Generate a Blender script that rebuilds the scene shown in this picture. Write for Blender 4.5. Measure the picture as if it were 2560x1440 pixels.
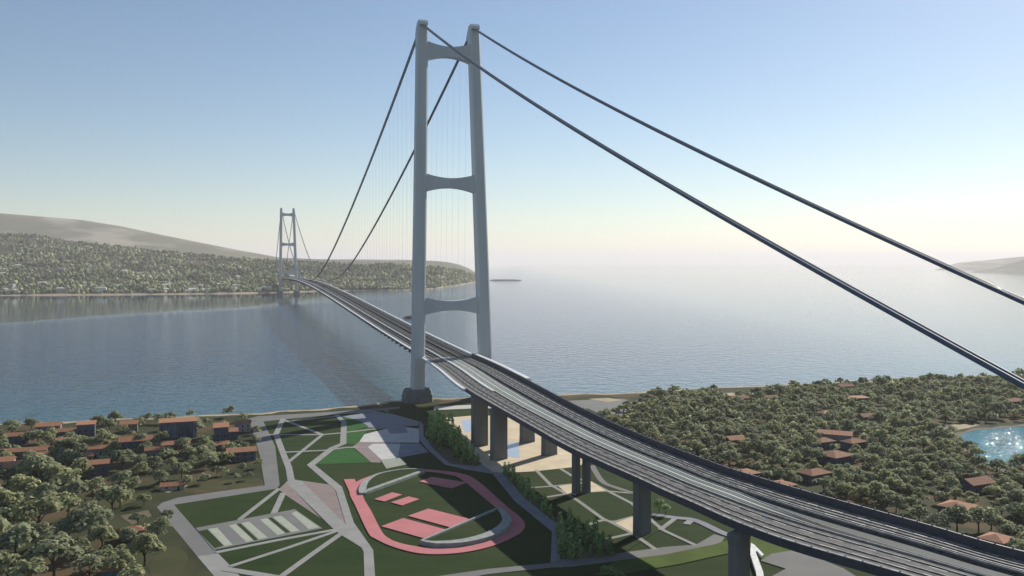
import bpy, math, random
import numpy as np
from mathutils import Vector

# ------------------------------------------------------------------ camera, sky, sun, exposure
S = bpy.context.scene
for o in list(bpy.data.objects):
    bpy.data.objects.remove(o)
COL = S.collection
F, EYE, HOR = 2198.0, 150.0, 656.0          # focal length in photo pixels, eye height above the sea, horizon row

cam = bpy.data.cameras.new('camera')
cam.sensor_width = 36.0
cam.lens = 36.0 * F / 2560.0
cam.shift_y = -(720.0 - HOR) / 2560.0
cam.clip_start = 1.0
cam.clip_end = 250000.0
camo = bpy.data.objects.new('camera', cam)
camo.location = (0, 0, EYE)
camo.rotation_euler = (math.radians(90), 0, 0)
COL.objects.link(camo)
S.camera = camo

SUN_AZ, SUN_EL = math.radians(38.0), math.radians(30.0)   # azimuth to the right of the view axis (+Y)
W = bpy.data.worlds.new('World')
S.world = W
W.use_nodes = True
wn = W.node_tree.nodes
wl = W.node_tree.links
bg = wn['Background']
sky = wn.new('ShaderNodeTexSky')
sky.sky_type = 'NISHITA'
sky.sun_disc = False
sky.sun_elevation = SUN_EL
sky.sun_rotation = SUN_AZ
sky.altitude = 100.0
sky.air_density = 1.0
sky.dust_density = 0.2
sky.ozone_density = 2.2
wl.new(sky.outputs[0], bg.inputs['Color'])
bg.inputs['Strength'].default_value = 0.082

sun = bpy.data.lights.new('sun', 'SUN')
sun.energy = 5.0
sun.angle = math.radians(0.53)
sun.color = (1.0, 0.93, 0.82)
suno = bpy.data.objects.new('sun', sun)
sd = Vector((math.sin(SUN_AZ) * math.cos(SUN_EL), math.cos(SUN_AZ) * math.cos(SUN_EL), math.sin(SUN_EL)))
suno.rotation_euler = sd.to_track_quat('Z', 'Y').to_euler()
suno.location = (600, 600, 900)
COL.objects.link(suno)

S.view_settings.view_transform = 'Standard'
S.view_settings.look = 'None'
S.view_settings.gamma = 1.0
S.view_settings.use_curve_mapping = False
S.view_settings.exposure = 0.3
S.render.engine = 'CYCLES'
S.cycles.use_denoising = True
S.cycles.max_bounces = 6
S.cycles.volume_bounces = 1

rng = np.random.default_rng(7)
random.seed(7)
LAND = 5.0


def G(px, py, z=LAND):
    """survey: a sighting in the photograph -> metres on the level z"""
    d = (EYE - z) * F / (py - HOR)
    return ((px - 1280.0) / F * d, d)


def GP(pts, z=LAND):
    return [G(p[0], p[1], z) for p in pts]


# ------------------------------------------------------------------ materials
def mat(name, c1, c2=None, scale=1.0, rough=0.8, detail=4.0, spec=0.3, metal=0.0, stretch=(1, 1, 1), c3=None,
        scale3=0.02, coord='Object', bump=0.0, bump_scale=None, rand=0.0, island=0.0, transl=0.0, f0=0.35, f1=0.65):
    m = bpy.data.materials.new(name)
    m.use_nodes = True
    n, l = m.node_tree.nodes, m.node_tree.links
    b = n['Principled BSDF']
    b.inputs['Roughness'].default_value = rough
    b.inputs['Specular IOR Level'].default_value = spec
    b.inputs['Metallic'].default_value = metal
    tc = n.new('ShaderNodeTexCoord')
    mp = n.new('ShaderNodeMapping')
    mp.inputs['Scale'].default_value = stretch
    l.new(tc.outputs[coord], mp.inputs['Vector'])
    c2 = c2 or tuple(v * 0.8 for v in c1)
    nz = n.new('ShaderNodeTexNoise')
    nz.inputs['Scale'].default_value = scale
    nz.inputs['Detail'].default_value = detail
    l.new(mp.outputs[0], nz.inputs['Vector'])
    mr = n.new('ShaderNodeMapRange')
    mr.inputs['From Min'].default_value = f0
    mr.inputs['From Max'].default_value = f1
    l.new(nz.outputs['Fac'], mr.inputs['Value'])
    mx = n.new('ShaderNodeMix')
    mx.data_type = 'RGBA'
    mx.inputs['A'].default_value = (*c1, 1)
    mx.inputs['B'].default_value = (*c2, 1)
    l.new(mr.outputs['Result'], mx.inputs['Factor'])
    out = mx.outputs['Result']
    if c3:
        n3 = n.new('ShaderNodeTexNoise')
        n3.inputs['Scale'].default_value = scale3
        n3.inputs['Detail'].default_value = 3
        l.new(tc.outputs[coord], n3.inputs['Vector'])
        m3 = n.new('ShaderNodeMapRange')
        m3.inputs['From Min'].default_value = 0.5
        m3.inputs['From Max'].default_value = 0.62
        l.new(n3.outputs['Fac'], m3.inputs['Value'])
        x3 = n.new('ShaderNodeMix')
        x3.data_type = 'RGBA'
        l.new(m3.outputs['Result'], x3.inputs['Factor'])
        l.new(out, x3.inputs['A'])
        x3.inputs['B'].default_value = (*c3, 1)
        out = x3.outputs['Result']
    for kind, amt in (('obj', rand), ('isl', island)):
        if amt:
            if kind == 'obj':
                src = n.new('ShaderNodeObjectInfo').outputs['Random']
            else:
                src = n.new('ShaderNodeNewGeometry').outputs['Random Per Island']
            r = n.new('ShaderNodeMapRange')
            r.inputs['To Min'].default_value = 1 - amt
            r.inputs['To Max'].default_value = 1 + amt
            l.new(src, r.inputs['Value'])
            v = n.new('ShaderNodeVectorMath')
            v.operation = 'SCALE'
            l.new(out, v.inputs[0])
            l.new(r.outputs['Result'], v.inputs['Scale'])
            out = v.outputs[0]
    l.new(out, b.inputs['Base Color'])
    if bump:
        nb = n.new('ShaderNodeTexNoise')
        nb.inputs['Scale'].default_value = bump_scale or scale
        nb.inputs['Detail'].default_value = 4
        l.new(mp.outputs[0], nb.inputs['Vector'])
        bp = n.new('ShaderNodeBump')
        bp.inputs['Distance'].default_value = bump
        l.new(nb.outputs['Fac'], bp.inputs['Height'])
        l.new(bp.outputs[0], b.inputs['Normal'])
    if transl:
        t = n.new('ShaderNodeBsdfTranslucent')
        l.new(out, t.inputs['Color'])
        ms = n.new('ShaderNodeMixShader')
        ms.inputs['Fac'].default_value = transl
        l.new(b.outputs[0], ms.inputs[1])
        l.new(t.outputs[0], ms.inputs[2])
        l.new(ms.outputs[0], n['Material Output'].inputs['Surface'])
    return m


M = {}
M['steel'] = mat('pale_grey_painted_steel', (0.50, 0.54, 0.56), (0.44, 0.48, 0.50), 0.08, 0.45, stretch=(1, 1, 0.15), spec=0.4)
M['cable'] = mat('dark_cable_steel', (0.10, 0.145, 0.20), (0.075, 0.11, 0.16), 0.3, 0.6, spec=0.3)
M['white'] = mat('white_wind_screen', (0.78, 0.78, 0.77), (0.6, 0.62, 0.62), 0.3, 0.5)
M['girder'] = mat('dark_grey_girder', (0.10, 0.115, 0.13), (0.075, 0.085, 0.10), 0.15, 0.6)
M['navy'] = mat('navy_parapet_paint', (0.045, 0.055, 0.085), (0.03, 0.038, 0.06), 0.4, 0.55)
M['concrete'] = mat('pier_concrete', (0.16, 0.172, 0.175), (0.12, 0.13, 0.135), 0.12, 0.85, stretch=(1, 1, 0.2), bump=0.05, bump_scale=0.8)
M['pedestal'] = mat('pedestal_concrete', (0.17, 0.19, 0.20), (0.13, 0.145, 0.155), 0.15, 0.85, bump=0.1, bump_scale=0.5)
M['asphalt'] = mat('road_asphalt', (0.045, 0.048, 0.050), (0.155, 0.155, 0.15), 1.0, 0.85, detail=10, stretch=(0.2, 0.75, 1), coord='UV', f0=0.42, f1=0.68)
M['slab'] = mat('railway_slab_concrete', (0.36, 0.40, 0.37), (0.25, 0.275, 0.26), 1.0, 0.85, detail=9, stretch=(0.07, 0.7, 1), coord='UV', f0=0.45, f1=0.7)
M['trough'] = mat('dark_trough_paint', (0.055, 0.07, 0.072), (0.045, 0.058, 0.06), 0.1, 0.8, coord='UV')
M['rail'] = mat('dark_rail_steel', (0.035, 0.035, 0.036), (0.06, 0.055, 0.05), 0.5, 0.6, metal=0.3)
M['guard'] = mat('galvanised_guard_rail', (0.11, 0.115, 0.12), (0.30, 0.30, 0.29), 0.35, 0.6, detail=8, f0=0.42, f1=0.6)
M['paint'] = mat('white_road_paint', (0.7, 0.7, 0.68), (0.45, 0.45, 0.44), 0.5, 0.7)
M['barrier'] = mat('grey_concrete_barrier', (0.38, 0.38, 0.37), (0.20, 0.20, 0.20), 0.4, 0.85, detail=8)
M['lawn'] = mat('dark_park_lawn', (0.015, 0.037, 0.007), (0.027, 0.047, 0.011), 0.06, 0.95, detail=8, spec=0.1, stretch=(0.35, 1.3, 1), c3=(0.030, 0.046, 0.013), scale3=0.014)
M['lawn_green'] = mat('bright_green_turf', (0.026, 0.098, 0.022), (0.034, 0.115, 0.028), 0.12, 0.95, spec=0.1)
M['lawn_light'] = mat('light_meadow_grass', (0.085, 0.125, 0.028), (0.06, 0.095, 0.022), 0.06, 0.95, detail=6, spec=0.1)
M['olive_grass'] = mat('dry_olive_grass', (0.075, 0.078, 0.034), (0.055, 0.06, 0.028), 0.05, 0.95, detail=8, spec=0.1)
M['path'] = mat('pale_path_concrete', (0.285, 0.285, 0.27), (0.24, 0.243, 0.235), 0.12, 0.9, detail=6)
M['path_grey'] = mat('grey_path_asphalt', (0.18, 0.18, 0.175), (0.15, 0.152, 0.15), 0.05, 0.9, detail=6)
M['path_blue'] = mat('blue_grey_path', (0.24, 0.25, 0.29), (0.20, 0.21, 0.25), 0.1, 0.9)
M['plaza_pale'] = mat('pale_plaza_paving', (0.52, 0.52, 0.50), (0.45, 0.455, 0.445), 0.15, 0.9)
M['plaza_pink'] = mat('dusky_pink_paving', (0.25, 0.20, 0.19), (0.215, 0.175, 0.165), 0.15, 0.9)
M['plaza_green'] = mat('grey_green_paving', (0.30, 0.325, 0.27), (0.26, 0.285, 0.235), 0.15, 0.9)
M['stripe'] = mat('pale_green_strip', (0.36, 0.39, 0.31), (0.31, 0.335, 0.27), 0.2, 0.9)
M['cream'] = mat('cream_sandy_paving', (0.66, 0.56, 0.40), (0.56, 0.48, 0.35), 0.1, 0.95, detail=6)
M['pink'] = mat('pink_track_surface', (0.50, 0.18, 0.19), (0.455, 0.16, 0.17), 0.1, 0.9)
M['stand'] = mat('stand_concrete', (0.33, 0.35, 0.33), (0.23, 0.25, 0.24), 0.3, 0.9, detail=6)
M['pool'] = None
M['ground'] = mat('dry_scrub_ground', (0.030, 0.040, 0.018), (0.056, 0.062, 0.030), 0.03, 0.97, detail=8, spec=0.1, c3=(0.105, 0.075, 0.042), scale3=0.02)
M['sand'] = mat('beach_sand', (0.42, 0.34, 0.22), (0.33, 0.27, 0.18), 0.08, 0.97, detail=6)
M['soil'] = mat('brown_soil', (0.10, 0.085, 0.055), (0.14, 0.115, 0.075), 0.2, 0.97)
M['tile'] = mat('orange_roof_tile', (0.29, 0.135, 0.075), (0.36, 0.185, 0.11), 1.1, 0.9, stretch=(1, 0.25, 1), rand=0.22, bump=0.06, bump_scale=2.0)
M['wall_house'] = mat('pale_render_wall', (0.30, 0.29, 0.27), (0.24, 0.235, 0.225), 0.4, 0.9, rand=0.35)
M['wall_dark'] = mat('blue_shaded_wall', (0.10, 0.12, 0.155), (0.07, 0.085, 0.115), 0.5, 0.85, stretch=(1, 1, 0.2))  # blue of the walls' shaded sides, put into their base colour
M['panel'] = mat('weathered_cladding', (0.14, 0.165, 0.21), (0.05, 0.06, 0.085), 0.35, 0.8, stretch=(1, 1, 0.25), rand=0.35)
M['window'] = mat('dark_window_glass', (0.02, 0.024, 0.03), (0.03, 0.034, 0.04), 1.0, 0.15, spec=0.5)
M['door'] = mat('brown_wooden_door', (0.10, 0.06, 0.035), (0.08, 0.05, 0.03), 2.0, 0.7)
M['chim'] = mat('chimney_render', (0.35, 0.32, 0.28), (0.28, 0.25, 0.22), 1.0, 0.9)
M['bark'] = mat('grey_brown_bark', (0.07, 0.055, 0.04), (0.05, 0.04, 0.03), 2.0, 0.95)
LEAF = []
for nm, c in (('grey_green', (0.355, 0.390, 0.235)), ('olive', (0.380, 0.400, 0.220)), ('dark_green', (0.295, 0.325, 0.200))):
    LEAF.append(mat(nm + '_leaves', c, tuple(v * 0.75 for v in c), 0.3, 0.75, spec=0.15, rand=0.16, island=0.35, transl=0.5))
M['leaf_park'] = mat('fresh_green_leaves', (0.27, 0.41, 0.15), (0.16, 0.27, 0.09), 0.4, 0.5, spec=0.4, rand=0.15, island=0.5, transl=0.5)
M['leaf_far'] = mat('far_wood_leaves', (0.23, 0.245, 0.13), (0.06, 0.08, 0.034), 0.006, 0.9, spec=0.05, island=0.85, detail=7, f0=0.4, f1=0.62)
M['far_ground'] = mat('far_hill_ground', (0.030, 0.036, 0.022), (0.07, 0.068, 0.04), 0.006, 0.97, detail=8, spec=0.05, c3=(0.10, 0.09, 0.055), scale3=0.004)
M['mountain'] = mat('bare_mountain_slope', (0.10, 0.105, 0.065), (0.15, 0.145, 0.10), 0.0015, 0.97, detail=8, spec=0.05, c3=(0.30, 0.28, 0.22), scale3=0.0014)
M['rock'] = mat('dark_rock', (0.07, 0.06, 0.05), (0.10, 0.085, 0.07), 0.1, 0.95, bump=0.6, bump_scale=0.2)
M['far_wall'] = mat('sunbleached_wall', (0.66, 0.62, 0.55), (0.55, 0.52, 0.45), 0.2, 0.9, rand=0.3)


def water_mat(name, deep, shallow, bumps, rough, shore=None):
    m = bpy.data.materials.new(name)
    m.use_nodes = True
    n, l = m.node_tree.nodes, m.node_tree.links
    b = n['Principled BSDF']
    b.inputs['Roughness'].default_value = rough
    b.inputs['IOR'].default_value = 1.333
    b.inputs['Specular IOR Level'].default_value = 0.5
    tc = n.new('ShaderNodeTexCoord')
    mx = n.new('ShaderNodeMix')
    mx.data_type = 'RGBA'
    mx.inputs['A'].default_value = (*shallow, 1)
    mx.inputs['B'].default_value = (*deep, 1)
    if shore:
        # depth of the water: distance from the near coast line (point + normal), shallow turquoise to deep blue
        dt = n.new('ShaderNodeVectorMath')
        dt.operation = 'DOT_PRODUCT'
        l.new(tc.outputs['Object'], dt.inputs[0])
        dt.inputs[1].default_value = (*shore[0], 0)
        mr = n.new('ShaderNodeMapRange')
        mr.inputs['From Min'].default_value = shore[1]
        mr.inputs['From Max'].default_value = shore[1] + 420.0
        l.new(dt.outputs['Value'], mr.inputs['Value'])
        l.new(mr.outputs['Result'], mx.inputs['Factor'])
    else:
        mx.inputs['Factor'].default_value = 1.0
    l.new(mx.outputs['Result'], b.inputs['Base Color'])
    last = None
    calm = None
    if shore:
        # sheltered water under the far shore and out at sea lies calm: the waves die out past a line across the strait
        dv = n.new('ShaderNodeVectorMath')
        dv.operation = 'DOT_PRODUCT'
        l.new(tc.outputs['Object'], dv.inputs[0])
        dv.inputs[1].default_value = (-0.893, 0.449, 0)
        nw = n.new('ShaderNodeTexNoise')
        nw.inputs['Scale'].default_value = 0.004
        nw.inputs['Detail'].default_value = 5
        l.new(tc.outputs['Object'], nw.inputs['Vector'])
        ad = n.new('ShaderNodeMath')
        ad.operation = 'MULTIPLY_ADD'
        l.new(nw.outputs['Fac'], ad.inputs[0])
        ad.inputs[1].default_value = 260.0
        l.new(dv.outputs['Value'], ad.inputs[2])
        calm = n.new('ShaderNodeMapRange')
        calm.inputs['From Min'].default_value = 2100.0
        calm.inputs['From Max'].default_value = 2240.0
        calm.inputs['To Min'].default_value = 1.0
        sx = n.new('ShaderNodeSeparateXYZ')
        l.new(tc.outputs['Object'], sx.inputs[0])
        mn = n.new('ShaderNodeMapRange')
        mn.inputs['From Min'].default_value = -900.0
        mn.inputs['From Max'].default_value = 0.0
        mn.inputs['To Min'].default_value = 0.04
        mn.inputs['To Max'].default_value = 1.0
        l.new(sx.outputs['X'], mn.inputs['Value'])
        l.new(mn.outputs['Result'], calm.inputs['To Max'])
        l.new(ad.outputs[0], calm.inputs['Value'])
        lee = n.new('ShaderNodeMapRange')          # less wind east of the bridge
        lee.inputs['From Min'].default_value = -250.0
        lee.inputs['From Max'].default_value = 700.0
        lee.inputs['To Min'].default_value = 1.0
        lee.inputs['To Max'].default_value = 0.2
        l.new(sx.outputs['X'], lee.inputs['Value'])
        rr = n.new('ShaderNodeMapRange')
        rr.inputs['From Min'].default_value = 0.04
        rr.inputs['To Min'].default_value = 0.015
        rr.inputs['To Max'].default_value = rough
        l.new(calm.outputs['Result'], rr.inputs['Value'])
        l.new(rr.outputs['Result'], b.inputs['Roughness'])
    for sc, dist, strength in bumps:
        nz = n.new('ShaderNodeTexNoise')
        nz.inputs['Scale'].default_value = sc
        nz.inputs['Detail'].default_value = 3
        l.new(tc.outputs['Object'], nz.inputs['Vector'])
        bp = n.new('ShaderNodeBump')
        bp.inputs['Distance'].default_value = dist
        bp.inputs['Strength'].default_value = strength
        if calm:
            cm = n.new('ShaderNodeMath')
            cm.operation = 'MULTIPLY'
            l.new(calm.outputs['Result'], cm.inputs[0])
            cm.inputs[1].default_value = strength
            c2_ = n.new('ShaderNodeMath')
            c2_.operation = 'MULTIPLY'
            l.new(cm.outputs[0], c2_.inputs[0])
            l.new(lee.outputs['Result'], c2_.inputs[1])
            l.new(c2_.outputs[0], bp.inputs['Strength'])
        l.new(nz.outputs['Fac'], bp.inputs['Height'])
        if last:
            l.new(last.outputs[0], bp.inputs['Normal'])
        last = bp
    l.new(last.outputs[0], b.inputs['Normal'])
    return m


# ------------------------------------------------------------------ mesh helpers
def tag(o, label=None, cat=None, group=None, kind=None):
    if label:
        o['label'] = label
    if cat:
        o['category'] = cat
    if group:
        o['group'] = group
    if kind:
        o['kind'] = kind
    return o


def obj(name, verts, faces, m, parent=None, loc=None, smooth=False, uv=None):
    me = bpy.data.meshes.new(name)
    me.from_pydata([tuple(v) for v in verts], [], faces)
    if uv is not None:
        lay = me.uv_layers.new(name='UVMap')
        for lp in me.loops:
            lay.data[lp.index].uv = uv[lp.vertex_index]
    if smooth:
        me.shade_smooth()
    me.materials.append(m)
    o = bpy.data.objects.new(name, me)
    COL.objects.link(o)
    if loc is not None:
        o.location = loc
    if parent is not None:
        o.parent = parent
    return o


def mesh_np(name, V, Fc, m, nv=4):
    """fast mesh from numpy arrays with faces of nv corners"""
    me = bpy.data.meshes.new(name)
    me.vertices.add(len(V))
    me.vertices.foreach_set('co', np.ascontiguousarray(V, dtype=np.float32).ravel())
    me.loops.add(Fc.size)
    me.loops.foreach_set('vertex_index', np.ascontiguousarray(Fc, dtype=np.int32).ravel())
    me.polygons.add(len(Fc))
    me.polygons.foreach_set('loop_start', np.arange(0, Fc.size, nv, dtype=np.int32))
    me.update(calc_edges=True)
    me.materials.append(m)
    return me


def link(name, me, parent=None, loc=None):
    o = bpy.data.objects.new(name, me)
    COL.objects.link(o)
    if loc is not None:
        o.location = loc
    if parent is not None:
        o.parent = parent
    return o


def empty(name, loc, rz=0.0, parent=None):
    o = bpy.data.objects.new(name, None)
    o.location = loc
    o.rotation_euler = (0, 0, rz)
    o.empty_display_size = 2
    COL.objects.link(o)
    if parent is not None:
        o.parent = parent
    return o


class MB:
    def __init__(self):
        self.v, self.f = [], []

    def add(self, vs, fs):
        k = len(self.v)
        self.v += [tuple(p) for p in vs]
        self.f += [tuple(i + k for i in f) for f in fs]

    def box(self, c, s, rz=0.0):
        ca, sa = math.cos(rz), math.sin(rz)
        vs = []
        for z in (-1, 1):
            for x, y in ((-1, -1), (1, -1), (1, 1), (-1, 1)):
                lx, ly = x * s[0] / 2, y * s[1] / 2
                vs.append((c[0] + lx * ca - ly * sa, c[1] + lx * sa + ly * ca, c[2] + z * s[2] / 2))
        self.add(vs, [(3, 2, 1, 0), (4, 5, 6, 7), (0, 1, 5, 4), (1, 2, 6, 5), (2, 3, 7, 6), (3, 0, 4, 7)])

    def tube(self, pts, r, n=8):
        k = len(self.v)
        P = [Vector(p) for p in pts]
        for i, p in enumerate(P):
            t = (P[min(i + 1, len(P) - 1)] - P[max(i - 1, 0)]).normalized()
            up = Vector((0, 0, 1)) if abs(t.z) < 0.95 else Vector((1, 0, 0))
            a = t.cross(up).normalized()
            b = a.cross(t)
            rr = r[i] if isinstance(r, (list, tuple)) else r
            for j in range(n):
                an = 2 * math.pi * j / n
                self.v.append(tuple(p + a * math.cos(an) * rr + b * math.sin(an) * rr))
        for i in range(len(P) - 1):
            for j in range(n):
                a0, a1 = k + i * n + j, k + i * n + (j + 1) % n
                self.f.append((a0, a1, a1 + n, a0 + n))
        self.f.append(tuple(k + j for j in range(n))[::-1])
        self.f.append(tuple(k + (len(P) - 1) * n + j for j in range(n)))

    def build(self, name, m, parent=None, loc=None, smooth=False):
        return obj(name, self.v, self.f, m, parent, loc, smooth)


def slab(name, poly, z, m, t=0.4, parent=None, kind='structure', bevel=None):
    """a polygon in plan as a slab whose top is at z"""
    if sum(a[0] * b[1] - b[0] * a[1] for a, b in zip(poly, poly[1:] + poly[:1])) < 0:
        poly = poly[::-1]
    n = len(poly)
    v = [(x, y, z) for x, y in poly] + [(x, y, z - t) for x, y in poly]
    f = [tuple(range(n))] + [(i + n, (i + 1) % n + n, (i + 1) % n, i) for i in range(n)]
    o = obj(name, v, f, m, parent)
    if kind:
        o['kind'] = kind
    return o


def spline(pts, n=6, closed=False):
    P = [np.array(p, float) for p in pts]
    out = []
    m = len(P)
    for i in range(m if closed else m - 1):
        if closed:
            p0, p1, p2, p3 = P[(i - 1) % m], P[i], P[(i + 1) % m], P[(i + 2) % m]
        else:
            p0, p1, p2, p3 = P[max(i - 1, 0)], P[i], P[i + 1], P[min(i + 2, m - 1)]
        for k in range(n):
            t = k / n
            out.append(0.5 * ((2 * p1) + (-p0 + p2) * t + (2 * p0 - 5 * p1 + 4 * p2 - p3) * t * t + (-p0 + 3 * p1 - 3 * p2 + p3) * t ** 3))
    if not closed:
        out.append(P[-1])
    return [tuple(p) for p in out]


def ribbon(pts, w):
    """polygon round a polyline in plan, mitred"""
    P = [Vector(p) for p in pts]
    Lf, Rt = [], []
    for i, p in enumerate(P):
        d0 = (p - P[i - 1]).normalized() if i else None
        d1 = (P[i + 1] - p).normalized() if i < len(P) - 1 else None
        d = ((d0 or d1) + (d1 or d0)).normalized()
        nrm = Vector((-d.y, d.x))
        k = 1.0
        if d0 and d1:
            k = 1 / max(0.5, nrm.dot(Vector((-d0.y, d0.x))))
        ww = (w[i] if isinstance(w, (list, tuple)) else w) / 2 * k
        Lf.append(tuple(p + nrm * ww))
        Rt.append(tuple(p - nrm * ww))
    return Lf + Rt[::-1]


def inside(p, poly):
    x, y = p
    c = False
    j = len(poly) - 1
    for i in range(len(poly)):
        xi, yi = poly[i]
        xj, yj = poly[j]
        if (yi > y) != (yj > y) and x < (xj - xi) * (y - yi) / (yj - yi) + xi:
            c = not c
        j = i
    return c


# ------------------------------------------------------------------ sea and near land
COAST = [(-700, 1110), (-300, 1083), (0, 1068), (150, 1062), (300, 1055), (480, 1048), (643, 1040), (740, 1033), (840, 1027), (930, 1016), (1005, 1008),
         (1090, 1004), (1180, 1000), (1330, 996), (1480, 991), (1600, 988), (1750, 977), (1900, 972), (2000, 966), (2300, 951),
         (2560, 941), (2900, 925), (3300, 905)]
coast = GP(COAST, 0.0)
coast = [(p[0], p[1]) for p in spline(coast, 5)]
a0, a1 = Vector(coast[0]), Vector(coast[-1])
cdir = (a1 - a0).normalized()
cn = Vector((-cdir.y, cdir.x))
shore_off = max(cn.dot(Vector(p)) for p in coast[20:90]) - 30

M['sea'] = water_mat('sea_water', (0.006, 0.040, 0.098), (0.013, 0.105, 0.160),
                     [(0.012, 1.2, 0.3), (0.06, 2.7, 0.9), (0.25, 1.3, 1.0)], 0.06, ((cn.x, cn.y), shore_off))
M['lagoon'] = water_mat('lagoon_water', (0.03, 0.20, 0.25), (0.03, 0.2, 0.25), [(0.12, 1.3, 0.7), (0.45, 0.7, 1.0)], 0.03)
M['pool'] = water_mat('pool_water', (0.40, 0.47, 0.58), (0.4, 0.47, 0.58), [(0.5, 0.02, 0.3)], 0.03)  # pale sky reflection put into the water's base colour

R = 110000.0
obj('sea', [(-R, -3000, 0), (R, -3000, 0), (R, R, 0), (-R, R, 0)], [(0, 1, 2, 3)], M['sea'])['kind'] = 'structure'


def land_mesh():
    """beach rising from the sea to the level land"""
    inner, mid = [], []
    n = len(coast)
    for i, p in enumerate(coast):
        d = (Vector(coast[min(i + 1, n - 1)]) - Vector(coast[max(i - 1, 0)])).normalized()
        nr = Vector((-d.y, d.x))
        w = 12 + 3 * math.sin(i * 0.9)
        mid.append(Vector(p) - nr * w * 0.5)
        inner.append(Vector(p) - nr * w)
    v = [(p[0], p[1], -1.2) for p in coast] + [(p.x, p.y, 2.2) for p in mid] + [(p.x, p.y, LAND) for p in inner]
    f = []
    for k in (0, 1):
        for i in range(n - 1):
            f.append((k * n + i, (k + 1) * n + i, (k + 1) * n + i + 1, k * n + i + 1))
    o = obj('beach', v, f, M['sand'])
    o['kind'] = 'structure'
    poly = [(p.x, p.y) for p in inner] + [(inner[-1].x + 200, 60), (900, -300), (-900, -300), (inner[0].x - 100, 60)]
    slab('ground', poly, LAND, M['ground'], 6.0)
    n = len(inner)
    top = []
    for i, p in enumerate(inner):
        d = (inner[min(i + 1, n - 1)] - inner[max(i - 1, 0)]).normalized()
        top.append(p + Vector((d.y, -d.x)) * (7 + 2.5 * math.sin(i * 1.7)))
    slab('beach', [(p.x, p.y) for p in inner] + [(p.x, p.y) for p in top[::-1]], LAND + 0.02, M['sand'], 0.3)
    return inner


inner_coast = land_mesh()

# ------------------------------------------------------------------ far shore, mountain, headlands
def interp(tab, x):
    xs = [t[0] for t in tab]
    ys = [t[1] for t in tab]
    return float(np.interp(x, xs, ys))


from mathutils import noise as mnoise


def fbm(x, y, s, o=4):
    return mnoise.fractal(Vector((x * s, y * s, 3.1)), 1.0, 2.0, o)


WATERLINE = [(-600, 742), (0, 739), (300, 737), (600, 734), (720, 731), (840, 727), (1035, 725), (1090, 721), (1150, 712), (1192, 704), (1206, 697)]
RIDGE = [(-600, 560), (-200, 572), (0, 585), (100, 590), (200, 606), (400, 629), (640, 651), (800, 658), (1000, 664), (1130, 674), (1192, 690), (1206, 694)]


def far_point(px, v):
    """a point of the far shore: px gives its bearing, v runs from the waterline (0) over the ridge (1) and down (1.4)"""
    d0 = EYE * F / (interp(WATERLINE, px) - HOR)
    d1 = d0 + 700 + 1700 * min(1, max(0, (1206 - px) / 900))
    hr = EYE - (interp(RIDGE, px) - HOR) * d1 / F
    d = d0 + (d1 - d0) * v
    u = (px - 1280) / F
    x = u * d
    if v <= 1:
        e = max(0.0, v)
        h = (hr - 4) * (0.72 * e + 0.28 * e ** 2) + 4 * min(1, e * 30) - 1.5 * (e < 0.002)
        h += 14 * fbm(x, d, 0.0022) * e * (1 - e) * 4 * min(1, hr / 120)
    else:
        h = hr - (hr + 20) * ((v - 1) / 0.4) ** 1.5
    return (x, d, max(h, -2.0))


def far_shore():
    nx, nv = 140, 40
    pxs = np.linspace(-600, 1206, nx)
    vs = list(np.linspace(0, 1, 30)) + list(np.linspace(1.04, 1.4, nv - 30))
    vs[1] = 0.008
    V = [far_point(px, v) for v in vs for px in pxs]
    Fc = [(j * nx + i, j * nx + i + 1, (j + 1) * nx + i + 1, (j + 1) * nx + i) for j in range(nv - 1) for i in range(nx - 1)]
    o = obj('far_hill', V, Fc, M['far_ground'], smooth=True)
    o['kind'] = 'structure'
    # pale beach along the waterline
    b = []
    for px in pxs:
        a = far_point(px, 0.0)
        c = far_point(px, 0.02)
        s = 1 + 22.0 / a[1]
        b.append(((a[0] / s) if False else a[0] * (1 - 8 / a[1]), a[1] - 8, -0.6))
    n = len(pxs)
    b2 = [(far_point(px, 0.0)[0], far_point(px, 0.0)[1] + 26, 5.5) for px in pxs]
    ob = obj('far_beach', b + b2, [(i, i + 1, n + i + 1, n + i) for i in range(n - 1)], M['sand'])
    ob['kind'] = 'structure'


far_shore()


def ridge_land(name, sil, d0, d1, m, amp=8.0, nv=22, n=90):
    """a land mass seen end-on: silhouette (px,row) at distance d1, foot at d0"""
    pxs = np.linspace(sil[0][0], sil[-1][0], n)
    V, vs = [], list(np.linspace(0, 1, nv)) + [1.15, 1.4]
    for v in vs:
        for px in pxs:
            dd0 = interp(d0, px) if isinstance(d0, list) else d0
            d = dd0 + (d1 - dd0) * v
            hr = max(EYE - (interp(sil, px) - HOR) * d1 / F, -3)
            x = (px - 1280) / F * d
            e = min(v, 1)
            h = hr * (0.55 * e + 0.45 * e * e) + amp * fbm(x, d, 0.0006) * 4 * e * (1 - e) * min(1, max(0, hr) / 150)
            if v > 1:
                h = hr * (1 - (v - 1) / 0.4) - 4 * (v > 1.3)
            V.append((x, d, h - 0.6))
    k = len(vs)
    Fc = [(j * n + i, j * n + i + 1, (j + 1) * n + i + 1, (j + 1) * n + i) for j in range(k - 1) for i in range(n - 1)]
    o = obj(name, V, Fc, m, smooth=True)
    o['kind'] = 'structure'
    return o


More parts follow.
